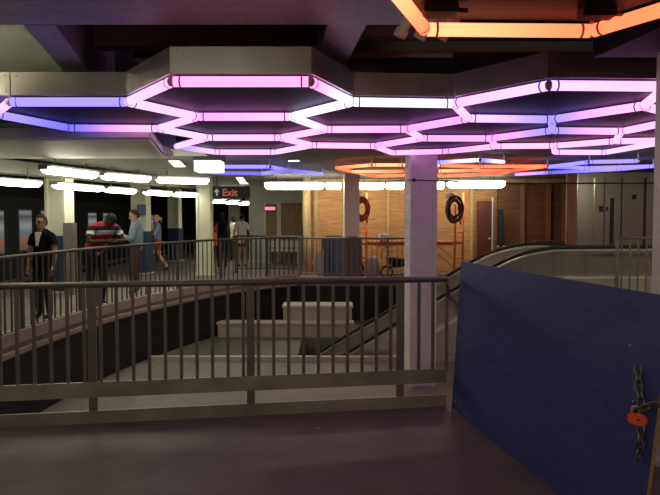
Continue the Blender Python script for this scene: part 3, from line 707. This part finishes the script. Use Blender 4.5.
o = MB().box((-.14, -.12, 0), (.14, .12, .2)).build('white_bucket', M['white'], bevel=.02, label='small pale box resting on the scaffold deck left of the pink column', cat='box'); o.location = (xat(384, SY-.15), SY-.15, .965)
M['elev'] = mat('elevator_steel', (.42, .39, .33), .3, .7, .12, 2, 0, 40, (1, 1, .05))
# ================================================================== ELEVATOR
EY = 14.6; ex0, ex1 = xat(566, EY), xat(662, EY)
el = empty('elevator', ((ex0+ex1)/2, EY, 0), 0, 'stainless steel elevator enclosure behind the top of the escalator', 'elevator'); ec = el.location
def eb(u0, u1, v0, v1, d0, d1, name, m, bev=0, label=None):
    z1 = min(2.64, py(u0, v0, EY).z); z0 = max(0, py(u0, v1, EY).z)
    return MB().box((xat(u0, EY)-ec.x, d0, z0), (xat(u1, EY)-ec.x, d1, z1)).build(name, m, el, bev, label=label)
MB().box((xat(566, EY+1.8)+.05-ec.x, .06, 0), (ex1-ec.x, 1.8, 2.64)).build('shaft_body', M['rail_dark'], el)
eb(566, 576, 100, 400, -.03, .06, 'wood_trim', M['timber_red'], label='reddish timber edge strip')
for u0, u1, n in ((577, 593, 'wall_panel'), (594, 603.5, 'wall_panel'), (604.5, 620.5, 'elevator_door'), (622, 643, 'wall_panel'), (646, 660, 'wall_panel')):
    eb(u0, u1, 178, 400, 0, .06, n, M['elev'], .008)
eb(577, 660, 150, 178, -.02, .06, 'head_panel', M['elev'])
eb(609.5, 613.5, 198, 244, -.006, .01, 'door_window', M['black'])
eb(598.5, 602.5, 206, 212, -.012, .0, 'call_plate', M['black']); eb(605.3, 607.3, 207, 211, -.012, 0, 'button_plate', M['steel_dark'])
eb(631, 635.5, 194.5, 199.5, -.012, 0, 'indicator_plate', M['black'])
# cable across
ca = empty('ceiling_cable', py(414, 180, 9.6).to_tuple(), 0, 'thin dark cable strung past the pink column towards the right pillar', 'cable'); c0 = V(ca.location)
p0, p1, p2, p3 = py(358.5, 182.3, 16.95), py(414, 180, 9.62), py(530, 183.5, 9.0), V((8.59, 7.6, 2.05))
MB().tube([V((*q, 0)).to_3d() if False else q for q in [V((a.x, a.y, a.z))-c0 for a in (p0, p1, (p1+p2)/2+V((0, 0, -.01)), p2, (p2+p3)/2+V((0, 0, -.01)), p3)]], .011, 6).build('cable', M['black'], ca)
MB().ball(p1-c0, .03, n=8).build('clip', M['black'], ca)
# ================================================================== FLUORESCENT FITTINGS
def fluo(p, q, label, group, w=.19, h=.13, hang=.26):
    p, q = V(p), V(q); c = (p+q)/2; r = empty('fluorescent_fitting', c.to_tuple(), 0, label, 'ceiling light', group)
    a, e_ = p-c, q-c; d = (e_-a).normalized()
    sd = d.cross(V((0, 0, 1))).normalized(); up = V((0, 0, 1))
    prof_ = [(math.cos(t)*w/2, -math.sin(t)*h*.75) for t in [k*math.pi/8 for k in range(9)]]
    x = MB(); rings = []
    for s, sc_ in ((0, .55), (.03, .9), (.08, 1), (.92, 1), (.97, .9), (1, .55)):
        o_ = a.lerp(e_, s); rings.append([x.b.verts.new(o_+sd*(X*sc_)+up*(Z*sc_)) for X, Z in prof_])
    for A, B in zip(rings[:-1], rings[1:]):
        for k in range(8):
            f = x.b.faces.new((A[k], A[k+1], B[k+1], B[k])); f.smooth = True
        x.b.faces.new((A[0], B[0], B[-1], A[-1]))
    x.b.faces.new(rings[0]); x.b.faces.new(rings[-1])
    x.build('diffuser', M['fluo'], r)
    MB().bar(a-d*.02+up*.022, e_+d*.02+up*.022, w*.8, .035).build('housing', M['grey'], r)
    for s in (a-d*.015, e_+d*.015): MB().bar(s-d*.02+up*-.0, s+d*.02+up*0, w*.75, .075).build('end_cap', M['grey'], r)
    for t_ in (.2, .8):
        s = a.lerp(e_, t_); MB().tube([s+up*.03, s+up*hang], .01, 6).build('hanger', M['grey'], r)
    return r
ordn = ['first', 'second', 'third', 'fourth', 'fifth', 'sixth']
ends = [pz(40, 166.5, 2.34), pz(98, 173.5, 2.34), pz(152, 177.6, 2.34), pz(212, 179.6, 2.34)]
for i in range(3):
    d = (ends[i+1]-ends[i]).normalized()*.05
    fluo(ends[i]+d*1.6, ends[i+1]-d*1.6, '%s fluorescent fitting from the left in the bright row under the cream beam' % ordn[i], 'bright fluorescent row over the platform', hang=.14)
for i, (a, c) in enumerate((((-22, 177.8), (39, 182.2)), ((54, 183.2), (101, 187.3)), ((105, 187.6), (134, 190.0)), ((145, 190.6), (170, 192.4)), ((173, 192.6), (196, 193.6)))):
    fluo(pz(*a, 2.28), pz(*c, 2.28), '%s fluorescent fitting from the left in the farther row beside the train' % ordn[i], 'farther fluorescent row by the train', .22, .14)
lab = ['at the left end', 'just left of the slimmer column', 'just right of the slimmer column', 'partly behind the pink column', 'between the pink column and the long last fitting', 'at the right end, before the dark red door panel']
for i, (a, c, v) in enumerate(((265, 324, 183), (326, 341, 183), (359, 384, 183), (386, 404, 183), (436, 444, 182.5), (447, 505, 181.5))):
    fluo(py(a, v, 17.7), py(c, v, 17.7), 'fluorescent fitting before the hoarding, %s' % lab[i], 'fluorescent row before the hoarding', .26, .24)
for i, (a, c, v) in enumerate(((212, 225, 200), (227, 238, 201), (240, 248, 202))):
    fluo(py(a, v, 23), py(c, v, 23.6), '%s small distant fluorescent fitting below the exit sign' % ordn[i], 'distant fluorescent row below the exit sign', .24, .16)
def bare(p, q, top, label, mt='bare'):  # tube lights outside the view, added to raise the brightness
    p, q = V(p), V(q); c = (p+q)/2; r = empty('added_tube_light', c.to_tuple(), 0, label, 'ceiling light'); d = (q-p).normalized(); a, e_ = p-c, q-c
    MB().tube([a, e_], .05, 14).build('tube', M[mt], r)
    for s in (a, e_): MB().bar(s-d*.05, s+d*.05, .08, .11).build('end_cap', M['grey'], r)
    MB().bar(a-d*.05+V((0, 0, .085)), e_+d*.05+V((0, 0, .085)), .035, .03).build('spine', M['grey'], r)
    for t_ in (.15, .85):
        s = a.lerp(e_, t_); MB().tube([s+V((0, 0, .09)), s+V((0, 0, top-c.z))], .01, 6).build('hanger', M['grey'], r)
bare((-5.6, 4.95, 2.82), (-3.2, 4.95, 2.82), 3.17, 'added unseen light tube hung below the pale green ceiling panel at the left')  # unseen, added to brighten the left fascia and ceiling panel
bare((5.1, 9.0, 2.5), (7.6, 9.0, 2.5), 2.655, 'added unseen light tube above the escalator top, right of the white pillar')  # unseen, added to brighten the escalator and elevator steel
bare((-2.6, -1.6, 2.8), (-1.3, -1.6, 2.8), 3.6, 'added unseen light tube over the walkway, left one behind the viewer', 'bare_warm')  # unseen pair added to brighten the foreground railing, board and floor
bare((1.0, -1.6, 2.8), (2.3, -1.6, 2.8), 3.6, 'added unseen light tube over the walkway, right one behind the viewer', 'bare_warm')
# recessed troffers
for quad, lb in ((((167, 160.2), (180, 160.2), (187, 167), (174, 167)), 'slanted recessed light panel left of the pale ceiling box'), (((235, 177), (243, 177), (249, 184), (240, 184)), 'slanted recessed light panel above the exit sign'),
                 (((287, 190), (295, 187.6), (298, 187.8), (290, 190.8)), 'tiny recessed light panel near the plywood post'), (((287, 160), (299, 159.6), (301, 161.3), (288, 161.8)), 'thin recessed light panel behind the middle of the honeycomb')):
    pts = [pz(u, v, 2.742) for u, v in quad]; c = sum(pts, V())/4; r = empty('recessed_light', c.to_tuple(), 0, lb, 'ceiling light')
    x = MB(); x.hexa([p-c for p in pts]+[p-c+V((0, 0, .006)) for p in pts]); x.build('lens', M['troffer'], r)
    x = MB()
    for i in range(4): x.bar(pts[i]-c, pts[(i+1) % 4]-c, .03, .016)
    x.build('frame', M['grey'], r)
p0, p1 = pz(194, 162, 2.6), pz(219.5, 162, 2.6)
r = empty('ceiling_box', (p0.x, p0.y, 2.44), 0, 'pale lit ceiling box left of the small violet hexagon', 'ceiling light')
MB().box((0, 0, 0), (p1.x-p0.x, .5, .19)).build('lens', M['troffer'], r); MB().box((-.02, -.01, .19), (p1.x-p0.x+.02, .52, .309)).build('housing', M['grey'], r)
# ================================================================== PLATFORM SIDE: train, sign, wall
tr = empty('subway_train', (-9, 18, -1.3), 0, 'dark subway train with lit windows standing at the platform', 'train')
x = MB(); x.extrude_xz([(-1.5, .9), (1.42, .9), (1.5, 1.4), (1.5, 3.4), (1.2, 3.9), (-1.2, 3.9), (-1.5, 3.4)], -11, 12); x.build('car_body', M['train'], tr)
def yx(u): return 7.5*F/(330-u)
for u0, u1, z0, z1 in ((-8, 3, .8, 1.75), (19, 31, .82, 1.78), (41, 46, 1.2, 1.78), (88, 96, 1.1, 1.75), (103, 107, 1.1, 1.75), (150, 153, 1.1, 1.7), (187, 190, 1.0, 1.75)):
    a, c = yx(u0)-18, yx(u1)-18
    f = MB().box((1.49, a-.04, z0+1.26), (1.515, c+.04, z1+1.34)).build('window_frame', M['rail_dark'], tr)
    MB().box((1.516, a, z0+1.3), (1.524, c, z1+1.3)).build('window_pane', M['win'], f)
x = MB(); x.box((1.5, -11, 1.35), (1.53, 12, 1.45)); x.build('side_trim', M['rail_dark'], tr)
x = MB()
for y in (-8, -5, 4, 8):
    for s in (-1, 1): x.tube([(s*.75, y, .43), (s*.62, y, .43)], .33, 14)
x.build('wheel', M['black'], tr)
# exit sign
sg = empty('exit_sign', py(231.5, 192.2, 17.6).to_tuple(), 0, 'black hanging exit sign with white arrow and red letters', 'sign')
MB().box((-.51, -.04, -.16), (.51, .04, .15)).build('sign_board', M['black'], sg, .006)
MB().box((-.51, -.05, .13), (.51, .05, .16)).build('top_bar', M['rail_dark'], sg)
for s in (-.4, .4): MB().tube([(s, 0, .15), (s, 0, 2.75-sg.location.z)], .012, 6).build('hanger_rod', M['rail_dark'], sg)
fc = bpy.data.curves.new('exit_text', 'FONT'); fc.body = 'Exit'; fc.size = .27; fc.extrude = .004; fc.offset = .006
fo = bpy.data.objects.new('tmp', fc); COL.objects.link(fo); bpy.context.view_layer.update()
me = bpy.data.meshes.new_from_object(fo.evaluated_get(bpy.context.evaluated_depsgraph_get())); bpy.data.objects.remove(fo)
me.transform(Matrix.Translation((-.25, -.046, -.10)) @ Matrix.Rotation(math.pi/2, 4, 'X')); me.materials.clear(); me.materials.append(M['exit_red'])
o = bpy.data.objects.new('lettering', me); COL.objects.link(o); o.parent = sg; o['label'] = 'red Exit letters'
x = MB(); x.extrude_xz([(-.4, .1), (-.47, .0), (-.42, .0), (-.42, -.1), (-.37, -.1), (-.37, 0), (-.32, 0)], -.05, -.042); x.build('arrow', M['exit_white'], sg, label='white upward arrow')
# screen on platform column
r = empty('display_screen', (xat(141, 18.1), 18.18, 1.68), math.radians(14), 'small dark display screen on the platform column behind the man in pale blue', 'screen')
MB().box((-.12, -.02, 0), (.12, .03, .3)).build('bezel', M['black'], r, .006); MB().box((-.1, -.024, .03), (.1, -.019, .27)).build('glass', M['navy_paint'], r); MB().box((-.03, .03, .1), (.03, .1, .2)).build('bracket', M['black'], r)
# steel box by left column
r = empty('steel_cabinet', (xat(70, 13.3), 13.3, 0), 0, 'tall narrow steel cabinet beside the column behind the woman in black', 'cabinet')
MB().box((-.1, -.12, 0), (.1, .12, 1.5)).build('cabinet_body', M['rail'], r, .01); MB().box((-.085, -.128, .1), (.085, -.12, 1.4)).build('door', M['rail'], r); MB().tube([(.06, -.13, .8), (.06, -.13, .95)], .008, 6).build('handle', M['rail_dark'], r)
# pale back wall with two timber doors
WY = 23.0; wx0, wx1 = xat(249, WY), xat(312, WY)
MB().box((wx0, WY, 0), (wx1, WY+.2, 2.74)).build('wall_end', M['pale_wall'], kind=ST)
MB().box((wx0-.0, WY+.2, 0), (wx0+.15, 30.9, 2.74)).build('wall_end_side', M['pale_wall'], kind=ST)
for i, (u0, u1, vt) in enumerate(((266, 277, 204), (281, 303, 203))):
    a, c = xat(u0, WY), xat(u1, WY); zt = py(u0, vt, WY).z
    d = MB().box((a, WY-.04, .01), (c, WY-.002, zt)).build('door_%d' % (i+1), M['door_wood'], kind=ST)
    MB().box((a-.06, WY-.07, .0), (a-.004, WY-.002, zt+.06)).build('trim_%d' % (5+2*i), M['white_paint'], kind=ST); MB().box((c+.004, WY-.07, .0), (c+.06, WY-.002, zt+.06)).build('trim_%d' % (6+2*i), M['white_paint'], kind=ST)
r = empty('lit_sign', py(270, 208.5, WY-.12).to_tuple(), 0, 'small glowing red and pink sign over the narrow timber door', 'sign')
MB().box((-.22, -.02, -.09), (.22, .03, .09)).build('sign_case', M['black'], r, .008); MB().box((-.19, -.026, -.06), (.19, -.02, .06)).build('sign_face', M['red_sign'], r); MB().box((-.03, .03, -.03), (.03, .12, .03)).build('bracket', M['black'], r)
r = empty('bench', (xat(284, 22.4), 22.4, 0), 0, 'low white bench with shelf in front of the pale wall', 'bench')
MB().box((-.62, -.2, .42), (.62, .2, .52)).build('seat', M['white'], r, .01); MB().box((-.62, .14, .56), (.62, .2, .8)).build('back_rail', M['white'], r, .01)
for s in (-1, 1): MB().box((s*.52-.05, -.18, 0), (s*.52+.05, .2, .56)).build('leg', M['white'], r)
# ================================================================== PEOPLE
def lathe_head(x, c, s, R):      # head shaped from rings: chin, jaw, cheek, temple, crown
    rings = [(-.115, .02, .035, .045), (-.10, .042, .05, .03), (-.07, .058, .07, .012), (-.03, .067, .084, .003), (.01, .072, .092, 0), (.05, .073, .096, -.004), (.085, .064, .086, -.006), (.108, .042, .058, -.006), (.118, .012, .018, -.006)]
    G = []
    for z, rx, ry, oy in rings:
        G.append([x.b.verts.new(c+R @ V((rx*math.cos(a)*s, (ry*math.sin(a)+oy)*s, z*s))) for a in [2*math.pi*k/14 for k in range(14)]])
    for A, B in zip(G[:-1], G[1:]):
        for k in range(14):
            f = x.b.faces.new((A[k], A[(k+1) % 14], B[(k+1) % 14], B[k])); f.smooth = True
    x.b.faces.new(G[0][::-1]); x.b.faces.new(G[-1])
    for sx in (-1, 1):
        x.ball(c+R @ V((sx*.074*s, -.005*s, -.005*s)), .026*s, (.4, .7, 1.15), 8, R)
    # nose: wedge
    x.tube([c+R @ V((0, .088*s, .022*s)), c+R @ V((0, .104*s, -.015*s)), c+R @ V((0, .098*s, -.034*s))], [.009*s, .015*s, .014*s], 8)
    x.tube([c+R @ V((-.022*s, .083*s, -.066*s)), c+R @ V((0, .091*s, -.063*s)), c+R @ V((.022*s, .083*s, -.066*s))], [.004, .009*s, .004], 6)
def hand(x, w, d, palm_n, s=1, curl=.5):
    d = d.normalized(); n = (palm_n-d*palm_n.dot(d)).normalized(); sd = d.cross(n)
    x.tube([w-d*.02, w+d*.03, w+d*.085*s], [.026, .034, .03], 8)
    for i, ln in enumerate((.066, .076, .07, .054)):
        o = w+d*.08*s+sd*((i-1.5)*.0195); a = d*math.cos(curl*.6)+n*math.sin(curl*.6); b2 = d*math.cos(curl*1.5)+n*math.sin(curl*1.5); c2 = d*math.cos(curl*2.2)+n*math.sin(curl*2.2)
        p1 = o+a*ln*.45; p2 = p1+b2*ln*.32; p3 = p2+c2*ln*.25
        x.tube([o-d*.015, o, p1, p2, p3], [.0095, .0095, .009, .008, .0065], 6)
    o = w+d*.025+sd*-.028; x.tube([o, o+(d*.5-sd*.7+n*.25)*.04, o+(d*.85-sd*.75+n*.5)*.062], [.013, .011, .008], 6)
def person(loc, rz, label, J, skin, shirt, legs, hair, sleeve='short', shorts=False, shoes='black', H=1.72, headR=None, hairlen=0, extras=None, girth=1.0):
    k = H/1.72
    root = empty('person', loc, rz, label, 'person')
    D = dict(pel=(0, 0, .95), bel=(0, .0, 1.08), che=(0, .0, 1.27), nb=(0, -.005, 1.44), nk=(0, .01, 1.52), shL=(-.175, -.005, 1.40), shR=(.175, -.005, 1.40),
             elL=(-.23, -.02, 1.12), elR=(.23, -.02, 1.12), wrL=(-.24, .06, .88), wrR=(.24, .06, .88), hiL=(-.09, 0, .90), hiR=(.09, 0, .90),
             knL=(-.10, .02, .50), knR=(.10, .02, .50), anL=(-.10, -.02, .09), anR=(.10, -.02, .09), toL=(-.115, .15, .035), toR=(.115, .15, .035), head=(0, .03, 1.625))
    D.update(J); D = {a: V(q)*k for a, q in D.items()}
    rad = dict(pel=(.145, .11), bel=(.135, .105), che=(.15, .11), nb=(.085, .07), nk=(.052, .055), shL=(.062, .06), shR=(.062, .06), elL=(.042, .042), elR=(.042, .042),
               wrL=(.028, .028), wrR=(.028, .028), hiL=(.088, .09), hiR=(.088, .09), knL=(.058, .058), knR=(.058, .058), anL=(.038, .042), anR=(.038, .042), toL=(.036, .03), toR=(.036, .03))
    bones = [('pel','bel'),('bel','che'),('che','nb'),('nb','nk'),('nb','shL'),('nb','shR'),('shL','elL'),('shR','elR'),('elL','wrL'),('elR','wrR'),('pel','hiL'),('pel','hiR'),
             ('hiL','knL'),('hiR','knR'),('knL','anL'),('knR','anR'),('anL','toL'),('anR','toR')]
    names = list(rad); ix = {n: i for i, n in enumerate(names)}
    me = bpy.data.meshes.new('sk'); me.from_pydata([D[n] for n in names], [(ix[a], ix[c]) for a, c in bones], [])
    o = bpy.data.objects.new('sk', me); COL.objects.link(o)
    sm = o.modifiers.new('s', 'SKIN'); sm.use_smooth_shade = True
    for i, n in enumerate(names):
        g = girth if n in ('pel', 'bel', 'che') else 1
        me.skin_vertices[0].data[i].radius = (rad[n][0]*k*g, rad[n][1]*k*g)
    me.skin_vertices[0].data[0].use_root = True
    o.modifiers.new('d', 'SUBSURF').levels = 1
    bpy.context.view_layer.update()
    ev = bpy.data.meshes.new_from_object(o.evaluated_get(bpy.context.evaluated_depsgraph_get())); bpy.data.objects.remove(o)
    x = MB(); x.b.from_mesh(ev); x.b.normal_update()
    def near(p):
        best, bb = 9, None
        for a, c in bones:
            A, B = D[a], D[c]; d = B-A; t_ = max(0, min(1, (p-A).dot(d)/d.length_squared)); q = (A+d*t_-p).length/(rad[a][0]*(1-t_)+rad[c][0]*t_)
            if q < best: best, bb = q, (a, c, t_)
        return bb
    tops, bots, shs = [], [], []
    for f in x.b.faces:
        a, c, t_ = near(f.calc_center_median()); key = a+c
        if key in ('belche', 'chenb', 'nbshL', 'nbshR', 'pelbel') : tops.append(f)
        elif key[:4] in ('shLe', 'shRe') and (sleeve == 'long' or (sleeve == 'short' and t_ < .62) or (sleeve == 'tank' and t_ < .08)): tops.append(f)
        elif key[:2] == 'el' and sleeve == 'long' and t_ < .85: tops.append(f)
        elif key in ('pelhiL', 'pelhiR') or (key[:2] == 'hi' and (not shorts or t_ < .6)) or (key[:2] == 'kn' and not shorts and t_ < .95): bots.append(f)
        elif key[:2] == 'an' or (key[:2] == 'kn' and t_ > .95): shs.append(f)
    def garment(fs, name, mt, offs):
        y = MB(); mp = {}
        for f in fs:
            vs = []
            for v_ in f.verts:
                if v_ not in mp: mp[v_] = y.b.verts.new(v_.co+v_.normal*offs)
                vs.append(mp[v_])
            try: y.b.faces.new(vs).smooth = True
            except ValueError: pass
        bmesh.ops.solidify(y.b, geom=y.b.faces[:], thickness=-.006)
        y.build(name, mt, root)
    R = headR or Matrix.Identity(3)
    garment(bots, 'shorts' if shorts else 'trousers', legs, .012); garment(tops, 'shirt', shirt, .02); garment(shs, 'shoes', M[shoes], .008)
    lathe_head(x, D['head'], 1.0*k, R)
    for s in 'LR':
        fd = (D['wr'+s]-D['el'+s]); sgn = 1 if s == 'L' else -1
        hand(x, D['wr'+s], fd, V((sgn*.8, .3, -.2)) if fd.z < -.15 else V((0, .1, -1 if not extras else .8)), k, .55)
    x.build('body', skin, root)
    c = D['head']; s = k
    y = MB()          # hair shell: cap over crown and back
    y.ball(c+R @ V((0, -.006, .014))*s, 1, (.089*s, .112*s, .122*s), 16, R)
    Ri = R.inverted()
    dele = [v_ for v_ in y.b.verts if (lambda q: (q.y > .035 and q.z < .062) or (q.y > -.01 and q.z < .0) or q.z < -.075)(Ri @ (v_.co-c)/s)]
    bmesh.ops.delete(y.b, geom=dele, context='VERTS')
    if hairlen: y.tube([c+R @ V((0, -.1, .02))*s, c+R @ V((0, -.135, -.03))*s, c+R @ V((0, -.12, -.03-hairlen))*s], [.03, .04, .012], 8)
    y.build('hair', hair, root)
    y = MB()
    for sx in (-1, 1): y.ball(c+R @ V((sx*.03, .083, .012))*s, .011*s, n=8)
    y.build('eyes', M['black'], root)
    if extras: extras(root, D, R, k)
    return root
def glasses_neck(root, D, R, k):
    c = D['head']; y = MB()
    for sx in (-1, 1): y.ball(c+R @ V((sx*.033, .092, .014))*k, .028*k, (1, .35, .8), 10, R)
    y.tube([c+R @ V((-.075, .0, .018))*k, c+R @ V((-.06, .08, .018))*k, c+R @ V((.06, .08, .018))*k, c+R @ V((.075, 0, .018))*k], .004, 6); y.build('sunglasses', M['black'], root)
    y = MB(); n = D['nb']
    y.hexa([n+V(q)*k for q in ((-.008, .165, -.20), (.008, .165, -.20), (.008, .10, -.20), (-.008, .10, -.20), (-.055, .12, .02), (.055, .12, .02), (.045, .05, .04), (-.045, .05, .04))]); y.build('collar_panel', M['cl_white'], root, label='white V-neck panel')
def phone(root, D, R, k):
    p = (D['wrL']+D['wrR'])/2+V((0, .09, .045)); MB().box((p.x-.035, p.y-.02, p.z), (p.x+.035, p.y-.008, p.z+.12)).build('phone', M['black'], root)
RX = lambda a: Matrix.Rotation(a, 3, 'X')
def at(u, Y): return (xat(u, Y), Y, 0)
UP = dict(elL=(-.24, .06, 1.14), elR=(.24, .06, 1.14), wrL=(-.08, .28, 1.2), wrR=(.08, .28, 1.2))
person(at(42.5, 10.0), math.pi-.25, 'woman in a black V-neck top and sunglasses standing by the left column', {'elL': (-.25, .01, 1.12), 'elR': (.25, .01, 1.12)}, M['skin_tan'], M['cl_black'], M['cl_dark'], M['hair_black'], 'short', H=1.62, extras=glasses_neck, headR=RX(-.05))
person(at(99, 11.35), math.pi+.8, 'man in a red, white and navy polo bending over the curved railing', dict(pel=(0, -.16, .95), bel=(0, -.1, 1.07), che=(0, .06, 1.22), nb=(0, .22, 1.35), nk=(.0, .31, 1.39), head=(0, .40, 1.43), shL=(-.21, .17, 1.33), shR=(.21, .17, 1.33),
       elL=(-.3, .26, 1.10), elR=(.3, .26, 1.10), wrL=(-.06, .50, 1.12), wrR=(.08, .46, 1.12), hiL=(-.09, -.12, .9), hiR=(.09, -.12, .9), knL=(-.1, -.08, .5), knR=(.1, -.12, .5), anL=(-.1, -.14, .09), anR=(.1, -.18, .09), toL=(-.115, .04, .035), toR=(.115, 0, .035)),
       M['skin_brown'], M['cl_polo'], M['cl_dark'], M['hair_black'], 'short', H=1.86, headR=RX(-.75), girth=1.2)
person(at(136, 13.5), math.pi/2+.25, 'man in a pale blue shirt facing left and looking at his hands', UP, M['skin_pale'], M['cl_blue'], M['cl_khaki'], M['hair_brown'], 'long', H=1.74, headR=RX(-.3), extras=phone, girth=1.3)
person(at(157.5, 19), math.pi/2+.1, 'blonde woman in red shorts walking left along the platform', dict(UP, knL=(-.09, .2, .52), anL=(-.09, .22, .1), toL=(-.1, .38, .05), knR=(.09, -.03, .5), anR=(.09, -.3, .12), toR=(.09, -.14, .035)), M['skin_pale'], M['cl_greyblue'], M['cl_red'], M['hair_blond'], 'short', shorts=True, H=1.66, headR=RX(-.25), hairlen=.1, extras=phone)
person(at(222, 20.5), .2, 'person in a dark sleeveless top seen from behind below the exit sign', {}, M['skin_brown'], M['cl_black'], M['cl_dark'], M['hair_black'], 'tank', H=1.74)
person(at(233.5, 24), .0, 'person half hidden between the dark top and the white shirt', {}, M['skin_brown'], M['cl_white'], M['cl_dark'], M['hair_black'], 'short', H=1.62)
person(at(242, 20.5), -.15, 'man in a white shirt and brown shorts seen from behind', {'elL': (-.27, .0, 1.14), 'elR': (.27, .0, 1.14)}, M['skin_tan'], M['cl_white'], M['cl_khaki'], M['hair_black'], 'short', shorts=True, H=1.7, girth=1.15)
bgp = empty('tote_bag', (xat(214, 20.35), 20.35, .72), 0, 'orange red bag hanging at the side of the person in the dark top', 'bag')
MB().hexa([(-.1, -.05, .0), (.1, -.05, .0), (.1, .05, .0), (-.1, .05, .0), (-.09, -.03, .42), (.09, -.03, .42), (.09, .03, .42), (-.09, .03, .42)]).build('bag_body', M['orange_vest'], bgp, .02)
MB().tube([(-.07, 0, .41), (.04, 0, .56), (.09, .04, .7), (.1, .1, .6), (.07, .02, .41)], .012, 6).build('strap', M['orange_vest'], bgp)
# ================================================================== WORLD / VIEW
w = bpy.data.worlds.new('world'); SC.world = w; w.use_nodes = True
w.node_tree.nodes['Background'].inputs['Color'].default_value = (.02, .018, .02, 1); w.node_tree.nodes['Background'].inputs['Strength'].default_value = .3
vs = SC.view_settings
vs.view_transform = 'Standard'; vs.look = 'None'; vs.gamma = 1; vs.use_curve_mapping = False; vs.exposure = .2
